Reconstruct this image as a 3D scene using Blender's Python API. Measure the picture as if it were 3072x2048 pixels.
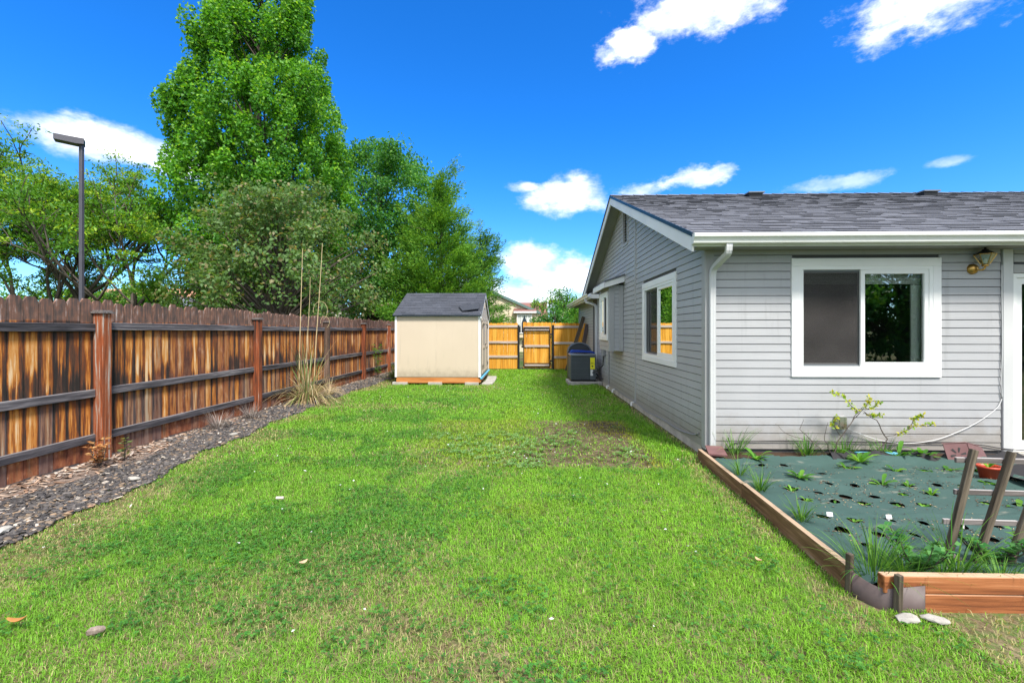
import bpy, bmesh, math, random
import numpy as np
from mathutils import Vector, Matrix

R = math.radians
sc = bpy.context.scene
for _o in list(bpy.data.objects):
    bpy.data.objects.remove(_o)
COL = sc.collection

# ------------------------------------------------------------------ camera
cam_d = bpy.data.cameras.new('camera')
cam = bpy.data.objects.new('camera', cam_d)
COL.objects.link(cam)
cam.location = (0, 0, 1.57)
cam.rotation_euler = (R(90), 0, R(1.6))
cam_d.sensor_width = 36
cam_d.lens = 15.92
cam_d.shift_y = -0.0106
cam_d.clip_start = 0.05
cam_d.clip_end = 3000
sc.camera = cam

# ------------------------------------------------------------------ sun, sky, exposure
SUN_AZ, SUN_EL = 150.0, 54.0          # compass style: degrees clockwise from +Y, elevation
sun_d = bpy.data.lights.new('sun', 'SUN')
sun_d.energy = 3.6
sun_d.angle = R(11)
sun_d.color = (1.0, 0.95, 0.87)
sun = bpy.data.objects.new('sun', sun_d)
COL.objects.link(sun)
_sd = Vector((math.sin(R(SUN_AZ)) * math.cos(R(SUN_EL)), math.cos(R(SUN_AZ)) * math.cos(R(SUN_EL)), math.sin(R(SUN_EL))))
sun.rotation_euler = _sd.to_track_quat('Z', 'Y').to_euler()
sun.location = _sd * 30

world = bpy.data.worlds.new('World')
sc.world = world
world.use_nodes = True
wt = world.node_tree
wt.nodes.clear()


def nd(nt, typ, ins=None, **attrs):
    n = nt.nodes.new(typ)
    for k, v in attrs.items():
        setattr(n, k, v)
    for k, v in (ins or {}).items():
        s = n.inputs[k]
        if hasattr(v, 'is_output') or isinstance(v, bpy.types.NodeSocket):
            nt.links.new(v, s)
        else:
            s.default_value = v
    return n


def mth(nt, op, a, b=None, c=None, clamp=False):
    n = nt.nodes.new('ShaderNodeMath')
    n.operation = op
    n.use_clamp = clamp
    for i, v in enumerate((a, b, c)):
        if v is None:
            continue
        if isinstance(v, bpy.types.NodeSocket):
            nt.links.new(v, n.inputs[i])
        else:
            n.inputs[i].default_value = v
    return n.outputs[0]


def mixc(nt, fac, a, b, blend='MIX'):
    n = nt.nodes.new('ShaderNodeMix')
    n.data_type = 'RGBA'
    n.blend_type = blend
    n.clamp_factor = True
    for i, v in ((0, fac), (6, a), (7, b)):
        if isinstance(v, bpy.types.NodeSocket):
            nt.links.new(v, n.inputs[i])
        elif i == 0:
            n.inputs[0].default_value = v
        else:
            n.inputs[i].default_value = (v[0], v[1], v[2], 1)
    return n.outputs[2]


def smooth(nt, x, a, b):
    n = nt.nodes.new('ShaderNodeMapRange')
    n.interpolation_type = 'SMOOTHSTEP'
    nt.links.new(x, n.inputs[0])
    n.inputs[1].default_value = a
    n.inputs[2].default_value = b
    return n.outputs[0]


def ramp(nt, fac, stops):
    n = nt.nodes.new('ShaderNodeValToRGB')
    el = n.color_ramp.elements
    while len(el) < len(stops):
        el.new(0.5)
    for e, (p, c) in zip(el, stops):
        e.position = p
        e.color = (c[0], c[1], c[2], 1)
    nt.links.new(fac, n.inputs[0])
    return n.outputs[0]


def build_world():
    nt = wt
    tc = nd(nt, 'ShaderNodeTexCoord')
    g = tc.outputs['Generated']
    sky = nd(nt, 'ShaderNodeTexSky', sky_type='NISHITA', sun_disc=False)
    sky.sun_elevation = R(SUN_EL)
    sky.sun_rotation = R(SUN_AZ)
    sky.altitude = 1200
    sky.air_density = 1.0
    sky.dust_density = 0.35
    sky.ozone_density = 2.6
    hsv = nd(nt, 'ShaderNodeHueSaturation', {'Color': sky.outputs[0], 'Saturation': 1.30, 'Value': 1.0})
    skyc = mixc(nt, 1.0, hsv.outputs[0], (0.36, 1.03, 1.50), 'MULTIPLY')
    sp = nd(nt, 'ShaderNodeSeparateXYZ', {0: g})
    X, Y, Z = sp.outputs
    u = mth(nt, 'MULTIPLY', mth(nt, 'ARCTAN2', X, Y), 180 / math.pi)
    v = mth(nt, 'MULTIPLY', mth(nt, 'ARCSINE', Z), 180 / math.pi)
    # puffy noise in direction space, stretched sideways
    vec = nd(nt, 'ShaderNodeCombineXYZ', {0: mth(nt, 'MULTIPLY', u, 0.055), 1: mth(nt, 'MULTIPLY', v, 0.10), 2: 0.3})
    nz = nd(nt, 'ShaderNodeTexNoise', {'Vector': vec.outputs[0], 'Scale': 4.2, 'Detail': 9.0, 'Roughness': 0.62})
    nf = mth(nt, 'SUBTRACT', nz.outputs[0], 0.5)
    hz_ = smooth(nt, v, 26.0, 2.0)
    skyc = mixc(nt, mth(nt, 'MULTIPLY', hz_, 0.55), skyc, mixc(nt, 1.0, hsv.outputs[0], (1.05, 1.04, 1.10), 'MULTIPLY'))
    clouds = [  # azimuth, elevation, half width, half height, opacity, roughness
        (21.5, 33.6, 10.5, 3.2, 1.0, 1.7), (12.5, 31.6, 4.5, 2.0, .85, 2.4), (42.5, 28.6, 8.5, 3.4, 1.0, 1.8),
        (5.2, 16.4, 6.4, 2.7, 1.0, 1.25), (0.2, 17.6, 3.2, 0.9, .7, 1.6),
        (-43.5, 17.0, 7.6, 2.1, 1.0, 1.3), (-38, 16.2, 4.5, 1.6, .9, 1.3),
        (0.6, 8.6, 4.8, 3.0, 1.0, 1.3), (5.5, 6.4, 7.0, 3.4, 1.0, 1.5), (0, 4.0, 13, 2.6, .85, 1.4), (-8, 5.2, 9, 2.2, .8, 1.6),
        (19.5, 17.2, 5.0, 1.6, .75, 2.2), (14.5, 16.4, 3.0, 1.2, .6, 2.0),
        (34.0, 14.8, 4.5, 0.9, .35, 2.2), (42.4, 15.0, 1.8, 0.5, .35, 2.0),
    ]
    tot = None
    for (u0, v0, a, b, op, am) in clouds:
        du = mth(nt, 'MULTIPLY', mth(nt, 'SUBTRACT', u, u0), 1 / a)
        dv = mth(nt, 'MULTIPLY', mth(nt, 'SUBTRACT', v, v0), 1 / b)
        r = mth(nt, 'SQRT', mth(nt, 'ADD', mth(nt, 'MULTIPLY', du, du), mth(nt, 'MULTIPLY', dv, dv)))
        e = mth(nt, 'ADD', mth(nt, 'SUBTRACT', 1.0, r), mth(nt, 'MULTIPLY', nf, am * 1.2))
        f = mth(nt, 'MULTIPLY', smooth(nt, e, -0.02, 0.75), op)
        tot = f if tot is None else mth(nt, 'MAXIMUM', tot, f)
    # unseen cloud added overhead and behind to whiten the fill light
    n2 = nd(nt, 'ShaderNodeTexNoise', {'Vector': g, 'Scale': 2.6, 'Detail': 8.0, 'Roughness': 0.6})
    rest = smooth(nt, n2.outputs[0], 0.33, 0.52)
    away = mth(nt, 'MAXIMUM', smooth(nt, Z, 0.66, 0.78), smooth(nt, Y, 0.25, -0.1))
    rest = mth(nt, 'MULTIPLY', mth(nt, 'MULTIPLY', rest, away), smooth(nt, Z, 0.02, 0.12))
    tot = mth(nt, 'MAXIMUM', tot, rest)
    shade = nd(nt, 'ShaderNodeTexNoise', {'Vector': vec.outputs[0], 'Scale': 7.0, 'Detail': 5.0})
    cc = mixc(nt, smooth(nt, shade.outputs[0], 0.35, 0.65), (5.2, 5.8, 6.9), (9.2, 9.2, 9.3))
    out = mixc(nt, tot, skyc, cc)
    bg = nd(nt, 'ShaderNodeBackground', {'Color': out, 'Strength': 0.105})
    wo = nd(nt, 'ShaderNodeOutputWorld', {'Surface': bg.outputs[0]})


build_world()

vs = sc.view_settings
vs.view_transform = 'Standard'
vs.look = 'None'
vs.exposure = 1.02
vs.gamma = 1.0
vs.use_curve_mapping = False
sc.cycles.use_denoising = True
sc.cycles.denoiser = 'OPENIMAGEDENOISE'
sc.cycles.denoising_input_passes = 'RGB_ALBEDO_NORMAL'
sc.cycles.denoising_prefilter = 'NONE'
sc.cycles.max_bounces = 8
sc.cycles.diffuse_bounces = 3
sc.cycles.glossy_bounces = 3
sc.cycles.transparent_max_bounces = 12
sc.cycles.transmission_bounces = 4
sc.cycles.sample_clamp_indirect = 6

# ------------------------------------------------------------------ helpers
WL = {}       # world location of every object made here


def link(o, parent=None, wloc=(0, 0, 0)):
    COL.objects.link(o)
    wloc = Vector(wloc)
    WL[o.name] = wloc
    if parent is not None:
        o.parent = parent
        o.location = wloc - WL[parent.name]
    else:
        o.location = wloc
    return o


def tag(o, label=None, cat=None, group=None, kind=None):
    if label: o['label'] = label
    if cat: o['category'] = cat
    if group: o['group'] = group
    if kind: o['kind'] = kind
    return o


def empty(name, loc, label, cat, group=None):
    o = bpy.data.objects.new(name, None)
    o.empty_display_size = 0.2
    link(o, None, loc)
    return tag(o, label, cat, group)


def add(name, me, parent=None, wloc=(0, 0, 0), rot=None, mat=None, label=None, cat=None, group=None, kind=None):
    o = bpy.data.objects.new(name, me)
    link(o, parent, wloc)
    if rot: o.rotation_euler = rot
    if mat is not None and len(me.materials) == 0:
        me.materials.append(mat)
    return tag(o, label, cat, group, kind)


def mesh(name, V, F, mat=None, smooth_=False):
    me = bpy.data.meshes.new(name)
    me.from_pydata([tuple(v) for v in V], [], [tuple(f) for f in F])
    if mat is not None: me.materials.append(mat)
    if smooth_:
        me.polygons.foreach_set('use_smooth', [True] * len(me.polygons))
    me.update()
    return me


def mesh_np(name, V, F, mat=None, col=None, smooth_=False):
    """V (n,3), F (m,k) constant k, col (n,3) -> colour attribute 'tint'"""
    V = np.asarray(V, np.float32); F = np.asarray(F, np.int32)
    me = bpy.data.meshes.new(name)
    me.vertices.add(len(V)); me.vertices.foreach_set('co', V.ravel())
    k = F.shape[1]
    me.loops.add(F.size); me.loops.foreach_set('vertex_index', F.ravel())
    me.polygons.add(len(F)); me.polygons.foreach_set('loop_start', np.arange(len(F), dtype=np.int32) * k)
    if smooth_:
        me.polygons.foreach_set('use_smooth', np.ones(len(F), bool))
    if col is not None:
        at = me.color_attributes.new('tint', 'FLOAT_COLOR', 'POINT')
        c4 = np.ones((len(V), 4), np.float32); c4[:, :3] = col
        at.data.foreach_set('color', c4.ravel())
    me.update(calc_edges=True)
    if mat is not None: me.materials.append(mat)
    return me


_bc = {}


def box_mesh(dx, dy, dz, bev, mat):
    key = (round(dx, 4), round(dy, 4), round(dz, 4), bev, mat.name)
    if key in _bc: return _bc[key]
    bm = bmesh.new()
    bmesh.ops.create_cube(bm, size=1)
    bmesh.ops.scale(bm, vec=(dx, dy, dz), verts=bm.verts)
    if bev > 0:
        bmesh.ops.bevel(bm, geom=list(bm.edges), offset=min(bev, 0.3 * min(dx, dy, dz)), segments=1, affect='EDGES', profile=0.5)
    me = bpy.data.meshes.new('box')
    bm.to_mesh(me); bm.free()
    me.materials.append(mat)
    _bc[key] = me
    return me


def box(name, x0, x1, y0, y1, z0, z1, mat, parent=None, bev=0.003, rot=None, **k):
    x0, x1 = sorted((x0, x1)); y0, y1 = sorted((y0, y1)); z0, z1 = sorted((z0, z1))
    return add(name, box_mesh(x1 - x0, y1 - y0, z1 - z0, bev, mat), parent, ((x0 + x1) / 2, (y0 + y1) / 2, (z0 + z1) / 2), rot, **k)


def wmesh(name, V, F, mat, parent=None, smooth_=False, **k):
    """mesh from world-space vertices, origin at its centre"""
    V = np.asarray(V, float)
    c = (V.min(0) + V.max(0)) / 2
    return add(name, mesh(name, V - c, F, mat, smooth_), parent, c, **k)


BOXF = [(0, 3, 2, 1), (4, 5, 6, 7), (0, 1, 5, 4), (1, 2, 6, 5), (2, 3, 7, 6), (3, 0, 4, 7)]


def boxes(lst):
    """several boxes as one vertex/face list"""
    V, F = [], []
    for (x0, x1, y0, y1, z0, z1) in lst:
        b = len(V)
        V += [(x0, y0, z0), (x1, y0, z0), (x1, y1, z0), (x0, y1, z0), (x0, y0, z1), (x1, y0, z1), (x1, y1, z1), (x0, y1, z1)]
        F += [tuple(b + i for i in f) for f in BOXF]
    return V, F


def extrude(poly, axis, a0, a1):
    """closed 2-D polygon pushed along an axis. axis x: poly=(y,z); axis y: poly=(x,z); axis z: poly=(x,y)"""
    n = len(poly)

    def p(q, a):
        return {'x': (a, q[0], q[1]), 'y': (q[0], a, q[1]), 'z': (q[0], q[1], a)}[axis]
    V = [p(q, a0) for q in poly] + [p(q, a1) for q in poly]
    F = [tuple(range(n)), tuple(range(2 * n - 1, n - 1, -1))]
    F += [(i, n + i, n + (i + 1) % n, (i + 1) % n) for i in range(n)]
    return V, F


def fix_normals(me):
    bm = bmesh.new(); bm.from_mesh(me)
    bmesh.ops.recalc_face_normals(bm, faces=bm.faces)
    bm.to_mesh(me); bm.free()


def tube(pts, rad, n=6, cap=True):
    pts = [Vector(p) for p in pts]
    if not hasattr(rad, '__len__'): rad = [rad] * len(pts)
    V, F = [], []
    prev = None
    for i, p in enumerate(pts):
        d = (pts[min(i + 1, len(pts) - 1)] - pts[max(i - 1, 0)])
        d = d.normalized() if d.length > 1e-9 else Vector((0, 0, 1))
        if prev is None:
            a = d.orthogonal().normalized()
        else:
            a = prev - d * prev.dot(d)
            a = a.normalized() if a.length > 1e-6 else d.orthogonal().normalized()
        prev = a
        b = d.cross(a)
        for k in range(n):
            t = 2 * math.pi * k / n
            V.append(p + (a * math.cos(t) + b * math.sin(t)) * rad[i])
        if i:
            o = (i - 1) * n
            for k in range(n):
                F.append((o + k, o + (k + 1) % n, o + n + (k + 1) % n, o + n + k))
    if cap:
        F.append(tuple(range(n - 1, -1, -1)))
        F.append(tuple(range(len(V) - n, len(V))))
    return V, F


class MB:
    """collects geometry for ONE object"""
    def __init__(s): s.V, s.F = [], []

    def put(s, VF):
        V, F = VF
        b = len(s.V)
        s.V += [tuple(v) for v in V]
        s.F += [tuple(b + i for i in f) for f in F]
        return s

    def build(s, name, mat, parent=None, smooth_=False, **k):
        return wmesh(name, s.V, s.F, mat, parent, smooth_, **k)


def lathe(prof, n=16, c=(0, 0, 0)):
    V, F = [], []
    for (r, z) in prof:
        for k in range(n):
            t = 2 * math.pi * k / n
            V.append((c[0] + r * math.cos(t), c[1] + r * math.sin(t), c[2] + z))
    for i in range(len(prof) - 1):
        for k in range(n):
            F.append((i * n + k, i * n + (k + 1) % n, (i + 1) * n + (k + 1) % n, (i + 1) * n + k))
    return V, F


# ------------------------------------------------------------------ materials
MATS = {}


def mat(name, fn):
    m = bpy.data.materials.new(name)
    m.use_nodes = True
    nt = m.node_tree
    nt.nodes.clear()
    out = nd(nt, 'ShaderNodeOutputMaterial')
    sh = fn(nt)
    nt.links.new(sh, out.inputs['Surface'])
    MATS[name] = m
    return m


def pbsdf(nt, col, rough=0.6, metal=0.0, bump=None, bstr=0.3, bdist=0.01, spec=0.5, extra=None):
    n = nd(nt, 'ShaderNodeBsdfPrincipled')
    for k, v in (('Base Color', col), ('Roughness', rough), ('Metallic', metal), ('Specular IOR Level', spec)):
        if isinstance(v, bpy.types.NodeSocket): nt.links.new(v, n.inputs[k])
        elif k == 'Base Color': n.inputs[k].default_value = (v[0], v[1], v[2], 1)
        else: n.inputs[k].default_value = v
    if bump is not None:
        b = nd(nt, 'ShaderNodeBump', {'Height': bump, 'Strength': bstr, 'Distance': bdist})
        nt.links.new(b.outputs[0], n.inputs['Normal'])
    return n.outputs[0]


def ocoord(nt, scale=(1, 1, 1), jitter=0.0):
    tc = nd(nt, 'ShaderNodeTexCoord')
    v = tc.outputs['Object']
    if jitter:
        oi = nd(nt, 'ShaderNodeObjectInfo')
        j = mth(nt, 'MULTIPLY', oi.outputs['Random'], jitter)
        cb = nd(nt, 'ShaderNodeCombineXYZ', {0: j, 1: mth(nt, 'MULTIPLY', j, 1.7), 2: mth(nt, 'MULTIPLY', j, 0.6)})
        v = nd(nt, 'ShaderNodeVectorMath', {0: v, 1: cb.outputs[0]}, operation='ADD').outputs[0]
    return nd(nt, 'ShaderNodeVectorMath', {0: v, 1: scale}, operation='MULTIPLY').outputs[0]


def wcoord(nt, scale=(1, 1, 1)):
    g = nd(nt, 'ShaderNodeNewGeometry')
    return nd(nt, 'ShaderNodeVectorMath', {0: g.outputs['Position'], 1: scale}, operation='MULTIPLY').outputs[0]


def noise(nt, vec, scale=1.0, detail=4.0, rough=0.55):
    return nd(nt, 'ShaderNodeTexNoise', {'Vector': vec, 'Scale': scale, 'Detail': detail, 'Roughness': rough}).outputs[0]


def painted(c1, c2, grain=(3, 3, 70), rough=0.55, bstr=0.25, ns=1.5, splash=False):
    def fn(nt):
        v = wcoord(nt)
        big = noise(nt, v, ns, 4)
        gr = noise(nt, nd(nt, 'ShaderNodeVectorMath', {0: v, 1: grain}, operation='MULTIPLY').outputs[0], 1.0, 5, 0.65)
        oi = nd(nt, 'ShaderNodeObjectInfo').outputs['Random']
        f = mth(nt, 'ADD', mth(nt, 'MULTIPLY', smooth(nt, big, .3, .7), .5), mth(nt, 'ADD', mth(nt, 'MULTIPLY', gr, .25), mth(nt, 'MULTIPLY', oi, .3)))
        c = mixc(nt, f, c1, c2)
        if splash:
            sp = nd(nt, 'ShaderNodeSeparateXYZ', {0: v})
            d = mth(nt, 'MULTIPLY', smooth(nt, mth(nt, 'ADD', sp.outputs[2], mth(nt, 'MULTIPLY', noise(nt, v, 7, 6, .7), -.55)), .28, -.12), .55)
            c = mixc(nt, d, c, (0.20, 0.165, 0.12))
            st = smooth(nt, noise(nt, nd(nt, 'ShaderNodeVectorMath', {0: v, 1: (9, 9, .8)}, operation='MULTIPLY').outputs[0], 1.0, 5, .6), .56, .72)
            c = mixc(nt, mth(nt, 'MULTIPLY', st, .16), c, (0.12, 0.125, 0.115))
        return pbsdf(nt, c, rough, 0, gr, bstr, 0.004)
    return fn


M_siding = mat('grey_siding_paint', painted((0.325, 0.329, 0.341), (0.385, 0.389, 0.401), (4, 4, 55), 0.5, 0.5, splash=True))
M_groove = mat('dark_siding_back', lambda nt: pbsdf(nt, (0.085, 0.086, 0.09), 0.9))
M_trimgrey = mat('grey_trim_paint', painted((0.30, 0.30, 0.305), (0.36, 0.36, 0.36), (40, 40, 5), 0.5, 0.2))
M_white = mat('white_paint', painted((0.66, 0.66, 0.66), (0.80, 0.80, 0.79), (20, 20, 20), 0.45, 0.15))
M_vinyl = mat('white_vinyl', lambda nt: pbsdf(nt, (0.76, 0.77, 0.76), 0.35))
M_gutter = mat('gutter_enamel', painted((0.60, 0.61, 0.58), (0.76, 0.77, 0.75), (2, 2, 14), 0.35, 0.05))
M_spout = mat('downspout_enamel', painted((0.45, 0.46, 0.47), (0.58, 0.58, 0.58), (30, 30, 1), 0.4, 0.05))
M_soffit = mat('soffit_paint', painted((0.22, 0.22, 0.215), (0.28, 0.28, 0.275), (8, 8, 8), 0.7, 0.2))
M_drip = mat('blue_black_drip_edge', lambda nt: pbsdf(nt, (0.012, 0.03, 0.055), 0.4, 0.3))
M_black = mat('black_metal', lambda nt: pbsdf(nt, (0.012, 0.012, 0.013), 0.4, 0.2))
M_darkmetal = mat('bronze_pole_paint', lambda nt: pbsdf(nt, mixc(nt, noise(nt, wcoord(nt), 6), (0.05, 0.05, 0.062), (0.085, 0.083, 0.10)), 0.5, 0.2))


def shingle(c1, c2, c3):
    def fn(nt):
        at = nd(nt, 'ShaderNodeAttribute', attribute_name='tint').outputs['Fac']
        v = wcoord(nt)
        gran = noise(nt, v, 160, 2)
        big = noise(nt, v, 1.1, 4)
        c = mixc(nt, smooth(nt, at, 0.0, 1.0), c1, c2)
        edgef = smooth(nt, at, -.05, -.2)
        c = mixc(nt, mth(nt, 'MULTIPLY', smooth(nt, gran, .5, .72), .55), c, c3)
        c = mixc(nt, mth(nt, 'MULTIPLY', smooth(nt, big, .45, .7), .25), c, (0.035, 0.037, 0.042))
        c = mixc(nt, edgef, c, (0.055, 0.058, 0.068))  # shadow line of each course painted onto its dark asphalt edge
        return pbsdf(nt, c, 0.9, 0, gran, 0.5, 0.004, spec=0.2)
    return fn


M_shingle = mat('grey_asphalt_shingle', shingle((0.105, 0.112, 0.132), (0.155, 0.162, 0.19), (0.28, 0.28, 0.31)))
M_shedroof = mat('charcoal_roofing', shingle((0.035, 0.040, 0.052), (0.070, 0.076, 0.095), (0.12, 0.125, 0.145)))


def concrete(c1, c2, sc_=6):
    def fn(nt):
        v = wcoord(nt)
        a = noise(nt, v, sc_, 6, .6)
        b = noise(nt, v, 60, 3)
        c = mixc(nt, smooth(nt, a, .3, .7), c1, c2)
        c = mixc(nt, mth(nt, 'MULTIPLY', smooth(nt, b, .55, .75), .4), c, (c1[0] * .5, c1[1] * .5, c1[2] * .5))
        return pbsdf(nt, c, 0.9, 0, b, 0.5, 0.005, spec=0.2)
    return fn


M_conc = mat('concrete', concrete((0.27, 0.255, 0.23), (0.42, 0.40, 0.36)))
M_found = mat('stained_foundation_concrete', concrete((0.36, 0.33, 0.28), (0.55, 0.51, 0.44), 4))
M_paver = mat('pale_paver', concrete((0.30, 0.285, 0.255), (0.42, 0.40, 0.365)))


def fence_wood(nt):
    """weathered cedar pickets: grey-black streaks, worn orange stain, bare tan wood; origin at the foot, z = height"""
    tc = nd(nt, 'ShaderNodeTexCoord')
    sp = nd(nt, 'ShaderNodeSeparateXYZ', {0: tc.outputs['Object']})
    x, y, z = sp.outputs
    rnd = nd(nt, 'ShaderNodeObjectInfo').outputs['Random']
    j = mth(nt, 'MULTIPLY', rnd, 57.0)
    def nv(sy, sz, off, det=5, ro=0.6):
        cb = nd(nt, 'ShaderNodeCombineXYZ', {0: mth(nt, 'MULTIPLY_ADD', y, sy, j), 1: mth(nt, 'ADD', j, off), 2: mth(nt, 'MULTIPLY', z, sz)})
        return noise(nt, cb.outputs[0], 1.0, det, ro)
    streak = nv(31, 1.5, 0.0, 9, .70)
    broad = nv(11, 1.6, 7.0, 5)
    fine = nv(160, 5, 3.0, 4)
    blot = nv(12, 6, 11.0, 6)
    ragged = mth(nt, 'MULTIPLY', mth(nt, 'SUBTRACT', streak, 0.5), 0.55)
    zz = mth(nt, 'ADD', z, ragged)
    # stain bands: weathered ends above the top rail, drips below each rail, mould above the middle rail
    top = smooth(nt, z, 1.63, 1.66)
    drip1 = mth(nt, 'MULTIPLY', smooth(nt, zz, 1.36, 1.62), mth(nt, 'SUBTRACT', 1.0, top))
    mtop = mth(nt, 'MULTIPLY_ADD', mth(nt, 'FRACT', mth(nt, 'MULTIPLY', rnd, 13.7)), .30, .86)
    mould = mth(nt, 'MULTIPLY', smooth(nt, mth(nt, 'SUBTRACT', zz, mtop), 0.10, -0.10), smooth(nt, z, 0.80, 0.86))
    drip2 = mth(nt, 'MULTIPLY', smooth(nt, zz, 0.58, 0.84), smooth(nt, z, 0.86, 0.80))
    low = smooth(nt, zz, 0.34, 0.16)
    dark = mth(nt, 'ADD', mth(nt, 'MULTIPLY', drip1, .13), mth(nt, 'ADD', mth(nt, 'MULTIPLY', mould, .17), mth(nt, 'MULTIPLY', drip2, .16)))
    edge = smooth(nt, mth(nt, 'ABSOLUTE', y), 0.046, 0.069)
    mid_ = smooth(nt, mth(nt, 'ABSOLUTE', mth(nt, 'ADD', y, mth(nt, 'MULTIPLY', mth(nt, 'SUBTRACT', rnd, .5), .04))), 0.055, 0.005)
    f = mth(nt, 'ADD', mth(nt, 'MULTIPLY', streak, 0.85), mth(nt, 'MULTIPLY', broad, 0.40))
    f = mth(nt, 'ADD', f, mth(nt, 'MULTIPLY', mth(nt, 'SUBTRACT', rnd, 0.5), 0.17))
    f = mth(nt, 'ADD', mth(nt, 'SUBTRACT', f, dark), 0.015)
    f = mth(nt, 'SUBTRACT', f, mth(nt, 'MULTIPLY', edge, 0.15))
    f = mth(nt, 'ADD', f, mth(nt, 'MULTIPLY', mth(nt, 'SUBTRACT', mid_, .45), 0.05))
    f = mth(nt, 'ADD', f, mth(nt, 'MULTIPLY', mth(nt, 'SUBTRACT', fine, .5), .12))
    c = ramp(nt, f, [(0.40, (0.026, 0.021, 0.019)), (0.49, (0.085, 0.042, 0.027)), (0.565, (0.19, 0.055, 0.017)), (0.635, (0.47, 0.17, 0.030)),
                     (0.71, (0.58, 0.28, 0.085)), (0.79, (0.70, 0.50, 0.30))])
    redw = ramp(nt, blot, [(0.3, (0.05, 0.028, 0.022)), (0.45, (0.17, 0.052, 0.028)), (0.6, (0.27, 0.105, 0.055)), (0.72, (0.40, 0.27, 0.20))])
    c = mixc(nt, mth(nt, 'MULTIPLY', low, 0.85), c, redw)
    # some boards lean to old red stain, some to plain grey
    rb = smooth(nt, nv(1.0, 0.0, 23.0, 0), 0.50, 0.60)
    c = mixc(nt, mth(nt, 'MULTIPLY', rb, 0.6), c, redw)
    greyz = mth(nt, 'MULTIPLY', smooth(nt, zz, 0.80, 0.62), smooth(nt, nv(0.8, 0.0, 41.0, 0), 0.50, 0.6))
    c = mixc(nt, mth(nt, 'MULTIPLY', greyz, 0.6), c, ramp(nt, streak, [(0.35, (0.03, 0.03, 0.035)), (0.6, (0.14, 0.125, 0.125)), (0.75, (0.30, 0.26, 0.24))]))
    topc = ramp(nt, mth(nt, 'ADD', mth(nt, 'MULTIPLY', streak, .6), mth(nt, 'MULTIPLY', blot, .45)),
                [(0.34, (0.03, 0.024, 0.022)), (0.48, (0.10, 0.068, 0.058)), (0.57, (0.19, 0.095, 0.065)), (0.635, (0.28, 0.22, 0.20)), (0.70, (0.55, 0.48, 0.44))])
    c = mixc(nt, top, c, topc)
    return pbsdf(nt, c, 0.85, 0, mth(nt, 'ADD', fine, mth(nt, 'MULTIPLY', streak, .6)), 0.5, 0.006, spec=0.25)


M_picket = mat('weathered_cedar_picket', fence_wood)


def wood(stops, sx, rough=0.8, axis=2, jitter=31.0, bstr=0.4, ns=1.0, top=None):
    """grain runs along axis; colour from a stretched noise"""
    def fn(nt):
        s = [sx, sx, sx]; s[axis] = sx * 0.045
        v = ocoord(nt, tuple(s), jitter)
        a = noise(nt, v, ns, 6, .62)
        s2 = [sx * 5] * 3; s2[axis] = sx * .2
        fi = noise(nt, ocoord(nt, tuple(s2), jitter), 1.0, 3)
        oi = nd(nt, 'ShaderNodeObjectInfo').outputs['Random']
        f = mth(nt, 'ADD', mth(nt, 'MULTIPLY', a, .75), mth(nt, 'ADD', mth(nt, 'MULTIPLY', fi, .2), mth(nt, 'MULTIPLY', oi, .12)))
        c = ramp(nt, f, stops)
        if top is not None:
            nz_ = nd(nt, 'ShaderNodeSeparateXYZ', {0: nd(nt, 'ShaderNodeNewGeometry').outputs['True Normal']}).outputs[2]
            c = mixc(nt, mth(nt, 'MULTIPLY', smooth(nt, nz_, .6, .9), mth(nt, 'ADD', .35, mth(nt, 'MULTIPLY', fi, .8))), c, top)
        return pbsdf(nt, c, rough, 0, mth(nt, 'ADD', fi, a), bstr, 0.004, spec=0.25)
    return fn


RAILS = [(0.36, (0.018, 0.017, 0.02)), (0.5, (0.05, 0.047, 0.053)), (0.6, (0.11, 0.10, 0.11)), (0.72, (0.24, 0.225, 0.23))]
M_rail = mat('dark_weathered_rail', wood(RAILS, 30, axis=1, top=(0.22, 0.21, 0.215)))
M_post = mat('red_stained_post', wood([(0.40, (0.035, 0.022, 0.018)), (0.48, (0.15, 0.042, 0.018)), (0.56, (0.28, 0.072, 0.024)), (0.61, (0.24, 0.11, 0.065)), (0.66, (0.36, 0.30, 0.26))], 30))
M_postgrey = mat('grey_brown_post', wood([(0.36, (0.035, 0.022, 0.018)), (0.5, (0.11, 0.07, 0.052)), (0.6, (0.22, 0.15, 0.115)), (0.72, (0.40, 0.32, 0.26))], 24))
M_cedar = mat('golden_cedar', wood([(0.34, (0.36, 0.135, 0.012)), (0.5, (0.56, 0.25, 0.026)), (0.62, (0.68, 0.34, 0.05)), (0.76, (0.74, 0.46, 0.12))], 20))
M_palerail = mat('pale_grey_rail', wood([(0.36, (0.26, 0.20, 0.16)), (0.5, (0.42, 0.34, 0.29)), (0.65, (0.56, 0.48, 0.43))], 25, axis=0))
M_greywood = mat('silvered_wood', wood([(0.36, (0.028, 0.022, 0.016)), (0.5, (0.078, 0.062, 0.044)), (0.62, (0.14, 0.115, 0.085)), (0.75, (0.26, 0.22, 0.18))], 35))
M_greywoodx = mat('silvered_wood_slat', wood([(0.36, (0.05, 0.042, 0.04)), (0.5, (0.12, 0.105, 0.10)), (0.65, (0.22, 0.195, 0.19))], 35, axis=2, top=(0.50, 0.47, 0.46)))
M_redwoodx = mat('red_brown_bed_timber', wood([(0.34, (0.10, 0.032, 0.014)), (0.48, (0.25, 0.085, 0.03)), (0.6, (0.37, 0.14, 0.055)), (0.74, (0.50, 0.27, 0.15))], 22, axis=0, top=(0.52, 0.38, 0.26)))
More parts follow.
